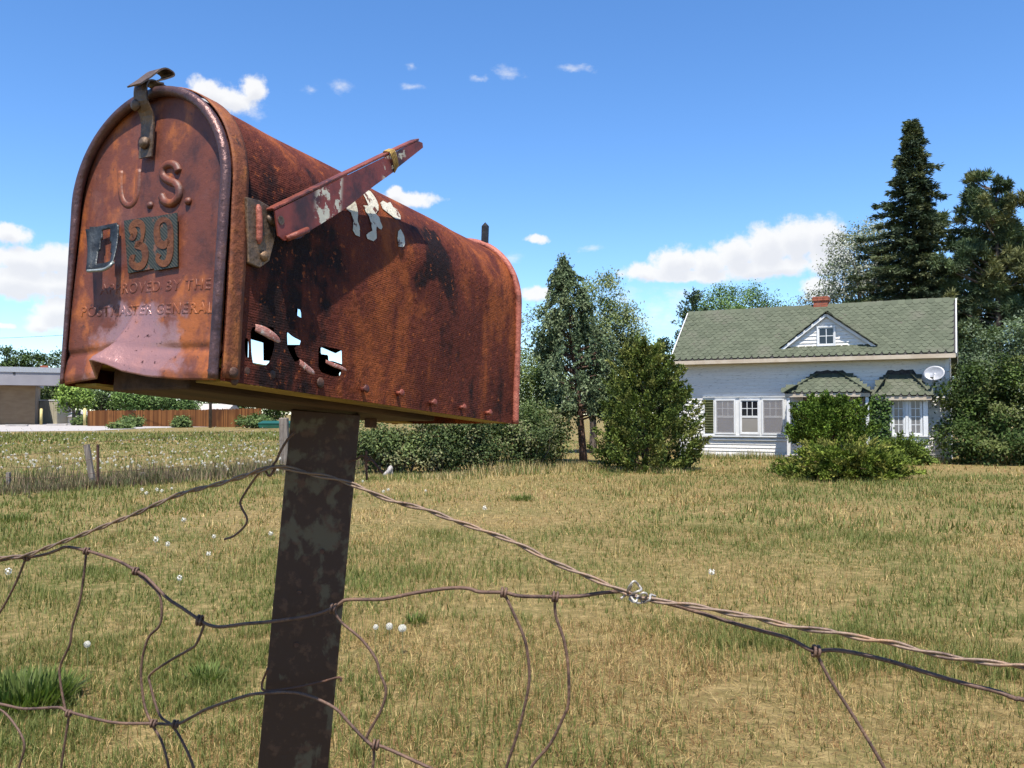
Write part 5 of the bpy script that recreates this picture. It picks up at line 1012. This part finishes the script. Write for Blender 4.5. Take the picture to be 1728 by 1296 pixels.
ribbon('finger_tab', [Vector((lc + .002, *on_side(a, b, lc))) for a, b in ((223, 145), (240, 134), (262, 119), (277, 124), (280, 131), (268, 136), (250, 141))] + [Vector((lc + .002, .004, HT + .0062))], .0150, .0012, M['strap_metal'], door)
for px, py in ((238, 181), (243, 241)):
    a, b = on_door(px, py, -.003); MB().dome((a, -.0072 if py < 200 else -.0022, b), (0, -1, 0), .0052, .0042).build('rivet', M['strap_metal'], door, True)
# embossed letters
def stroke(name, px_pts, r_, mat_, parent, flat=.0, yo=.0052, n=6):
    P = [Vector((*[on_door(a, b, .003)[0]], yo, on_door(a, b, .003)[1])) for a, b in px_pts]; return MB().tube(spline(P, n), r_, 8).build(name, mat_, parent, True)
stroke('embossed_letter', [(203, 289), (203, 318), (207, 338), (217, 347), (227, 340), (232, 320), (233, 286)], .0036, M['door_rust'], door)
stroke('embossed_letter', [(299, 289), (294, 279), (284, 276), (274, 283), (273, 296), (282, 304), (294, 309), (300, 320), (298, 333), (288, 342), (276, 340), (270, 329)], .0036, M['door_rust'], door)
for px, py in ((252, 346), (316, 339)): a, b = on_door(px, py, .003); MB().dome((a, .0045, b), (0, -1, 0), .0034, .0032).build('embossed_dot', M['door_rust'], door, True)
def emboss(txt, pl, pr, hpx):
    (v0, z0), (v1, z1) = on_door(*pl, .003), on_door(*pr, .003); cu = bpy.data.curves.new('txt', 'FONT'); cu.body = txt; cu.size = 1; cu.extrude = .02; cu.bevel_depth = .025; cu.bevel_resolution = 1; cu.space_character = 1.15
    ob = bpy.data.objects.new('txt', cu); col.objects.link(ob); dg = bpy.context.evaluated_depsgraph_get(); me = bpy.data.meshes.new_from_object(ob.evaluated_get(dg)); bpy.data.objects.remove(ob); co = np.zeros(len(me.vertices) * 3); me.vertices.foreach_get('co', co); co = co.reshape(-1, 3)
    w_ = co[:, 0].max() - co[:, 0].min(); hgt = abs(on_door(pl[0], pl[1] - hpx, .003)[1] - z0); sx = (v1 - v0) / w_; sz = hgt / .72; out = np.zeros_like(co)
    for i, (x, y, z) in enumerate(co):
        t = (x - co[:, 0].min()) / w_; v = v0 + (v1 - v0) * t; h = z0 + (z1 - z0) * t + y * sz; q = door_pt(v, h); out[i] = (q.x, q.y + .0006 - (z + .03) * .013, q.z)
    me.vertices.foreach_set('co', out.ravel()); me.update(); link('embossed_text', me, M['door_rust'], door, True)
emboss('APPROVED BY THE', (166, 496), (352, 487), 17); emboss('POSTMASTER GENERAL', (137, 534), (356, 527), 17)
# number plates
def plate(corners, yo):
    Q = [on_door(a, b, .0) for a, b in corners]; o = MB().prism([(x, yo, z) for x, z in Q], (0, .0010, 0)).build('number_plate', M['teal_plate'], door); return o
p3 = plate([(205, 371), (249, 364), (256, 452), (212, 460)], .0022); p9 = plate([(251, 366), (296, 358), (297, 449), (258, 456)], .0012)
def digit(pts, w0, parent, yo):
    P = spline([Vector((on_door(a, b, .0)[0], yo, on_door(a, b, .0)[1])) for a, b in pts], 6); mb = MB(); V = []; n = len(P)
    for i, q in enumerate(P):
        t_ = (P[min(i + 1, n - 1)] - P[max(i - 1, 0)]).normalized(); nn = Vector((t_.z, 0, -t_.x)); k = w0 * (.55 + .45 * abs(math.sin(math.pi * (i / (n - 1) * 2.0 + .15)))) / 2
        V += [q + nn * k, q - nn * k, q - nn * k + Vector((0, .0008, 0)), q + nn * k + Vector((0, .0008, 0))]
    mb.add(V, [(i * 4 + j, i * 4 + (j + 1) % 4, (i + 1) * 4 + (j + 1) % 4, (i + 1) * 4 + j) for i in range(n - 1) for j in range(4)] + [(3, 2, 1, 0), (4 * n - 4, 4 * n - 3, 4 * n - 2, 4 * n - 1)]); mb.build('digit', M['digit_rust'], parent)
digit([(217, 397), (221, 399), (223, 393), (219, 383), (226, 375), (236, 379), (238, 394), (234, 408), (227, 412), (238, 416), (242, 430), (238, 445), (228, 449), (219, 444), (218, 434), (224, 434)], .0068, p3, .0016)
digit([(284, 404), (276, 413), (266, 408), (263, 392), (265, 377), (274, 370), (283, 375), (286, 390), (286, 412), (285, 430), (280, 442), (271, 444), (264, 437), (267, 428)], .0066, p9, .0006)
# torn first plate: a frame bent away from the door at its lower end
ncx, ncy = 16, 22; mb = MB(); TL, TR, BR_, BL_ = [Vector((on_door(a, b, 0)[0], 0, on_door(a, b, 0)[1])) for a, b in ((158, 385), (202, 376), (206, 462), (164, 470))]; keepf = []
for i in range(ncy + 1):
    for j in range(ncx + 1):
        b, a = i / ncy, j / ncx; q = TL.lerp(TR, a).lerp(BL_.lerp(BR_, a), b); curl = .002 + .0105 * b ** 1.9 * (.55 + .45 * abs(2 * a - 1) ** 1.5); edge = .004 * max(0, 1 - a * 6) * (1 - b); mb.v.append((q.x - edge, .0015 - curl - edge, q.z + (.0035 if b > .92 else 0)))
for i in range(ncy):
    for j in range(ncx):
        b, a = (i + .5) / ncy, (j + .5) / ncx; inner = .10 < b < .78 and abs(a - .52) < (.12 + .26 * (b - .05) if b < .62 else .30)
        corner = (min(a, 1 - a) ** 2 if False else ((max(0, .14 - a) + max(0, a - .86)) ** 2 + (max(0, .10 - b) + max(0, b - .90)) ** 2)) > .013
        if not inner and not corner: mb.f.append((i * (ncx + 1) + j, i * (ncx + 1) + j + 1, (i + 1) * (ncx + 1) + j + 1, (i + 1) * (ncx + 1) + j))
eb = [Vector(mb.v[ncy * (ncx + 1) + j]) + Vector((0, -.0006, 0)) for j in range(1, ncx)]; edge_mb = MB().tube(eb + [Vector(mb.v[(ncy - 4) * (ncx + 1) + ncx])], .0013, 6)
o = mb.build('torn_number_plate', M['bare_steel'], door, True); edge_mb.build('curled_edge', M['galv_edge'], o, True); o['label'] = 'torn number plate bent away from the door'; o.modifiers.new('t', 'SOLIDIFY').thickness = .0009

# flag with its bracket
flag = empty('flag'); flag.parent = mailbox; FV = RAD + .011
FP = [on_side(a, b, FV) for a, b in ((464, 356), (654, 263), (706, 238), (713, 241), (714, 249), (671, 283), (666, 289), (631, 314), (591, 346), (566, 363), (522, 390), (507, 402), (480, 406), (470, 398))]
MB().prism([(FV, s_, h_) for s_, h_ in FP][::-1], (-.0014, 0, 0)).build('flag_blade', M['flag_paint'], flag)
a, b, c = [Vector((FV, *on_side(x, y, FV))) for x, y in ((463, 355), (654, 262), (708, 237))]; up = Vector((0, 0, 1))
mb = MB()
for q, r_ in ((a, b), (b, c)):
    d = (r_ - q).normalized(); nn = Vector((0, -d.z, d.y)); mb.prism([q, r_, r_ + Vector((-.010, 0, 0)), q + Vector((-.010, 0, 0))], nn * .0022)
bevel(mb.build('flag_flange', M['flag_rust'], flag), .0007)
q0, q1 = Vector((FV, *on_side(483, 403, FV))), Vector((FV, *on_side(518, 388, FV))); MB().tube([q0 + Vector((.0008, 0, 0)), q1 + Vector((.0008, 0, 0))], .0026, 7).build('rolled_foot', M['flag_rust'], flag, True)
mb = MB()
for k in range(4):
    t_, bq_ = Vector((FV, *on_side(656 + k * 2.2, 260 - k, FV))), Vector((FV, *on_side(666 + k * 1.6, 289 - k * 3, FV))); mb.tube(spline([t_ + Vector((.0015, 0, .002)), (t_ + bq_) / 2 + Vector((.0022, 0, 0)), bq_ + Vector((0, 0, -.001)), (t_ + bq_) / 2 + Vector((-.004, 0, 0)), t_ + Vector((-.006, 0, .003)), t_ + Vector((.0015, 0, .002))], 4), .0008, 5)
mb.build('twine_wrap', M['twine'], flag, True)
BP = [on_side(a, b, RAD + .004) for a, b in ((418, 332), (440, 338), (463, 352), (466, 400), (456, 440), (440, 452), (421, 444))]
bevel(MB().prism([(RAD + .0035, s_, h_) for s_, h_ in BP][::-1], (-.0035, 0, 0)).build('flag_bracket', M['strap_metal'], flag), .0008)
ra, rb_ = [Vector((RAD + .0040, *on_side(x, y, RAD + .004))) for x, y in ((436, 345), (437, 412))]; MB().tube(spline([ra, (ra + rb_) / 2 + Vector((.0008, 0, 0)), rb_], 5), [.001] + [.0026] * 9 + [.0010], 8).build('bracket_ridge', M['pink_metal'] if False else M['back_rust'], flag, True)
for px, py, r_ in ((457, 370, .0042), (446, 432, .0046)): s_, h_ = on_side(px, py, RAD + .004); MB().dome((RAD + .0035, s_, h_), (1, 0, 0), r_, .003).build('rivet', M['strap_metal'], flag, True)
s_, h_ = on_side(474, 372, FV); MB().tube([(RAD + .003, s_, h_), (FV + .0005, s_, h_)], .0036, 10).build('pivot', M['strap_metal'], flag)

# ------------------------------------------------------------------ steel post
P1, P2_ = at(548, 720, .86), at(495, 1296, .86); pd = (P1 - P2_).normalized(); top = P1 + pd * ((1.5015 - P1.z) / pd.z); foot = P1 + pd * ((-.25 - P1.z) / pd.z); gnd = P1 + pd * ((0 - P1.z) / pd.z)
def post_material():
    m, T, p, o = material('blotched_galvanised_post'); v = objco(T); n = T.noise(T.mapping(v, (1, 1, .7)), 52, 5, .55, .2); n2 = T.noise(T.mapping(v, loc=(4, 1, 9)), 75, 6, .6); s = T.new('ShaderNodeSeparateXYZ'); T.link(v, s.inputs[0])
    zone = T.math('ADD', n, T.math('ADD', T.math('MULTIPLY', T.sstep(T.noise(v, 6.0, 2), .40, .62), .16), -.09)); c = T.mix(T.sstep(zone, .53, .63), (.044, .021, .012), (.095, .075, .045)); c = T.mix(T.sstep(n2, .52, .66), c, (.085, .042, .024)); put(T, p, c, .6, .15, .4, bump(T, n2, .5, .0012)); return m
pz = pd; pn = Vector((-top.x, -top.y, 0)).normalized() * 1.0; pn = (pn - pz * pn.dot(pz)).normalized(); pxv = pz.cross(pn).normalized() * -1; pxv = pn.cross(pz).normalized()
PM = Matrix((pxv, pn, pz)).transposed().to_4x4(); PM.translation = gnd
post = empty('steel_post', label='rust blotched flat steel post leaning under the mailbox', category='post'); post.matrix_world = PM; Lp0, Lp1 = -(gnd - foot).length, (top - gnd).length; M['post'] = post_material()
hw, th, fd = .0335, .005, .040
prof_c = [(-hw, 0), (hw, 0), (hw, -fd), (hw - th, -fd), (hw - th, -th), (-hw + th, -th), (-hw + th, -fd), (-hw, -fd)]
bevel(MB().prism([(x, y, Lp0) for x, y in prof_c], (0, 0, Lp1 - Lp0)).build('channel', M['post'], post), .0012)
for px, py in ((500, 1088), (543, 930), (505, 1000)):
    d = px_dir(px, py); o_ = Vector((0, 0, EYE)) - gnd; t = -(o_.dot(pn)) / d.dot(pn); q = o_ + d * t; MB().disc((q.dot(pxv), .0, q.dot(pz)), (0, 1, 0), .0024, .0015, 8).build('rivet', M['rust_dark'], post)

# ------------------------------------------------------------------ wires of the near fence
M['wire'] = rust('rusted_fence_wire', (.050, .028, .022), (.115, .066, .046), (.17, .098, .060), 60, (1, 1, 1), .6, .15); M['cable'] = rust('rusted_cable_strand', (.075, .045, .034), (.19, .130, .092), (.25, .14, .075), 22, (1, 1, 1), .5, .25); M['galv'] = noisy('grey_tie_wire', (.34, .31, .27), (.46, .42, .37), 80, .45, metal=.4)
def fd_(px): return float(np.interp(px, [-300, 0, 455, 615, 1728, 2300], [1.12, 1.0, .815, .800, .62, .54]))
def wp(px, py, off=0.0): return at(px, py, fd_(px) + off)
cable_px = [(-900, 1040), (-500, 1030), (-160, 990), (-60, 958), (0, 942), (41, 938), (83, 923), (145, 900), (186, 884), (227, 868), (269, 849), (310, 832), (372, 816), (413, 803), (442, 793), (463, 788), (491, 791), (525, 800), (563, 807), (601, 820), (658, 844), (719, 860), (760, 876), (800, 890), (870, 916), (930, 947), (985, 970), (1042, 994), (1076, 1007), (1110, 1014), (1147, 1019), (1190, 1026), (1232, 1035), (1274, 1042), (1316, 1053), (1358, 1061), (1404, 1066), (1455, 1077), (1505, 1085), (1556, 1099), (1611, 1110), (1661, 1117), (1728, 1125), (1820, 1140), (1950, 1165), (2300, 1220), (2800, 1290)]
cable = empty('twisted_cable', wp(463, 788), label='pale rusty two strand twisted cable sagging past the post', category='wire'); c0 = Vector(cable.location)
ctr = np.array([tuple(q) for q in spline([wp(a, b, -.004) for a, b in cable_px], 14)]); arc = np.concatenate([[0], np.cumsum(np.linalg.norm(np.diff(ctr, axis=0), axis=1))]); tg = unit(np.gradient(ctr, axis=0)); u_ = unit(np.cross(tg, [0, 0, 1.0])); w_ = np.cross(u_, tg)
wobb = np.cumsum(rng.normal(0, .035, len(arc)))
for ph in (0, math.pi):
    a_ = arc * 2 * math.pi / .058 + ph + wobb; mb = MB().tube(ctr + .00130 * (np.cos(a_)[:, None] * u_ + np.sin(a_)[:, None] * w_) - np.array(c0), .00118, 7); mb.build('strand', M['cable'], cable, True)
fence = empty('wire_fence', wp(337, 1046), label='bent rusty woven wire mesh hung on both sides of the post', category='fence'); f0 = Vector(fence.location)
def wire(name, pxs, r_, off=0.0, mat_='wire', parent=fence, o0=f0, n=7):
    q = [p_ - o0 for p_ in spline([wp(a, b, off) for a, b in pxs], n)]; return MB().tube(q, r_, 7).build(name, M[mat_], parent, True)
top_l = [(-900, 1030), (-500, 1022), (-160, 985), (-70, 955), (0, 946), (21, 942), (45, 941), (74, 936), (95, 929), (112, 923), (145, 929), (178, 939), (203, 948), (229, 963), (248, 975), (281, 1008), (306, 1025), (337, 1046), (351, 1054), (372, 1058), (413, 1053), (458, 1049), (520, 1040), (556, 1029), (574, 1018), (588, 1012), (647, 1011), (699, 1001), (754, 993), (789, 993), (810, 999), (850, 1000), (879, 1006), (937, 1007), (977, 1006), (1022, 1000), (1056, 999), (1081, 1008), (1105, 1013), (1147, 1024), (1190, 1037), (1253, 1056), (1329, 1077), (1371, 1098), (1404, 1097), (1442, 1102), (1505, 1117), (1569, 1137), (1632, 1155), (1682, 1167), (1716, 1180), (1728, 1181), (1850, 1215), (1990, 1240), (2300, 1290), (2800, 1370)]
wire('line_wire', top_l, .00165, .002)
wire('line_wire', [(-900, 1190), (-500, 1150), (-160, 1160), (-60, 1180), (0, 1188), (41, 1196), (99, 1194), (116, 1201), (190, 1219), (260, 1221), (298, 1222), (322, 1211), (351, 1196), (413, 1175), (446, 1170), (505, 1170), (562, 1193), (591, 1222), (624, 1255), (648, 1261), (719, 1293), (800, 1330), (1000, 1400), (1400, 1480), (1850, 1560)], .0015, .002)
STAYS = [[(43, 944), (25, 987), (0, 1033), (-40, 1090), (-70, 1180), (-60, 1300)], [(146, 932), (136, 1008), (122, 1058), (118, 1087), (103, 1120), (101, 1144), (110, 1196), (116, 1206), (110, 1248), (103, 1296), (98, 1360), (100, 1500)],
         [(229, 966), (252, 985), (269, 1004), (273, 1033), (269, 1056), (252, 1074), (242, 1103), (238, 1140), (244, 1190), (256, 1221), (273, 1252), (285, 1296), (300, 1370), (310, 1500)], [(339, 1049), (343, 1058), (331, 1087), (318, 1097), (285, 1116), (254, 1138), (254, 1157), (269, 1206), (289, 1223), (306, 1248), (327, 1296), (345, 1370), (350, 1500)],
         [(-40, 1184), (0, 1197), (25, 1223), (41, 1256), (33, 1293), (20, 1340), (25, 1480)], [(560, 1022), (565, 1034), (577, 1051), (610, 1079), (634, 1112), (641, 1136), (651, 1165), (643, 1198), (620, 1241), (624, 1255), (631, 1269), (629, 1296), (622, 1360), (625, 1500)],
         [(851, 1001), (869, 1040), (886, 1082), (893, 1131), (890, 1169), (874, 1235), (855, 1294), (840, 1360), (840, 1430)], [(936, 1008), (938, 1040), (952, 1082), (959, 1131), (959, 1186), (949, 1214), (928, 1256), (897, 1294), (870, 1350), (860, 1440)], [(1376, 1100), (1400, 1146), (1446, 1218), (1491, 1294), (1530, 1370), (1560, 1500)]]
for k in STAYS: wire('stay_wire', k, .0013, .0035)
for px, py, big in ((46, 941, 1), (146, 930, 1), (229, 964, 1.1), (337, 1047, 1.5), (116, 1204, 1), (259, 1221, 1.1), (296, 1222, 1.1), (634, 1257, 1.3), (850, 1000, 1.2), (937, 1007, 1.2), (1377, 1099, 1.3), (562, 1027, 1.3)):
    q = wp(px, py, .002) - f0; mb = MB(); d = Vector((1, 0, -.15)).normalized()
    for s_ in (-1, 1):
        c_ = q + d * s_ * .0016; a1 = d.orthogonal().normalized(); a2 = d.cross(a1); ring = [c_ + (a1 * math.cos(t) + a2 * math.sin(t)) * .0030 * big for t in np.linspace(0, 2 * math.pi, 13)]; mb.tube(ring, .0013, 6, False)
    mb.tube([q - Vector((0, 0, .004)), q + Vector((0, 0, .0015))], .0014, 6); mb.build('knot', M['wire'], fence, True)
def loose(name, label, pxs, r_=.0011, off=.004, mat_='wire'):
    o0 = wp(*pxs[0], off); q = [p_ - o0 for p_ in spline([wp(a, b, off) for a, b in pxs], 6)]; o = MB().tube(q, r_, 7).build(name, M[mat_], None, True); o.location = o0; return tag(o, label, 'wire')
loose('wire_end', 'dangling crooked wire end hanging from the cable left of the post', [(442, 793), (428, 810), (407, 843), (407, 855), (417, 880), (397, 903), (379, 910)])
loose('wire_end', 'dark wire looped up from the cable to the left edge of the post', [(448, 795), (455, 803), (464, 790), (458, 789), (467, 776), (473, 762), (485, 742), (497, 730)], .0012)
tw = empty('wire_barb', wp(618, 775, .05), label='dark wire barb sticking out from behind the right edge of the post', category='wire'); o0 = Vector(tw.location)
for pxs in ([(618, 760), (618, 775), (619, 810)], [(590, 778), (603, 774), (609, 769), (616, 771), (621, 775), (629, 778), (639, 790), (646, 799)], [(614, 774), (620, 778), (622, 772), (615, 770), (617, 777)]): MB().tube([p_ - o0 for p_ in spline([wp(a, b, .05) for a, b in pxs], 6)], .0012, 6).build('prong', M['rust_dark'], tw, True)
loose('binding_wire', 'dark binding wire wrapped around the lower part of the post', [(452, 1128), (442, 1155), (450, 1166), (500, 1160), (545, 1150), (572, 1143), (576, 1150)], .0011, .004, 'rust_dark')
tie = empty('tie_wire', wp(1075, 1002, -.006), label='grey wire tie twisted round the cable and mesh where they meet', category='wire'); o0 = Vector(tie.location)
for pxs in ([(1048, 1010), (1056, 1003), (1062, 990), (1070, 981), (1078, 988), (1082, 995), (1074, 999), (1066, 1004), (1063, 1012), (1072, 1016), (1077, 1006)], [(1066, 986), (1062, 999), (1068, 1012), (1078, 1018), (1088, 1014), (1091, 1003), (1084, 1001), (1080, 1010), (1087, 1017), (1096, 1012), (1098, 1004), (1106, 1006)]):
    z_ = [-.006 + .006 * math.sin(i * 1.9) for i in range(len(pxs))]; MB().tube([p_ - o0 for p_ in spline([wp(a, b, k) for (a, b), k in zip(pxs, z_)], 6)], .0010, 7).build('tie_strand', M['galv'], tie, True)
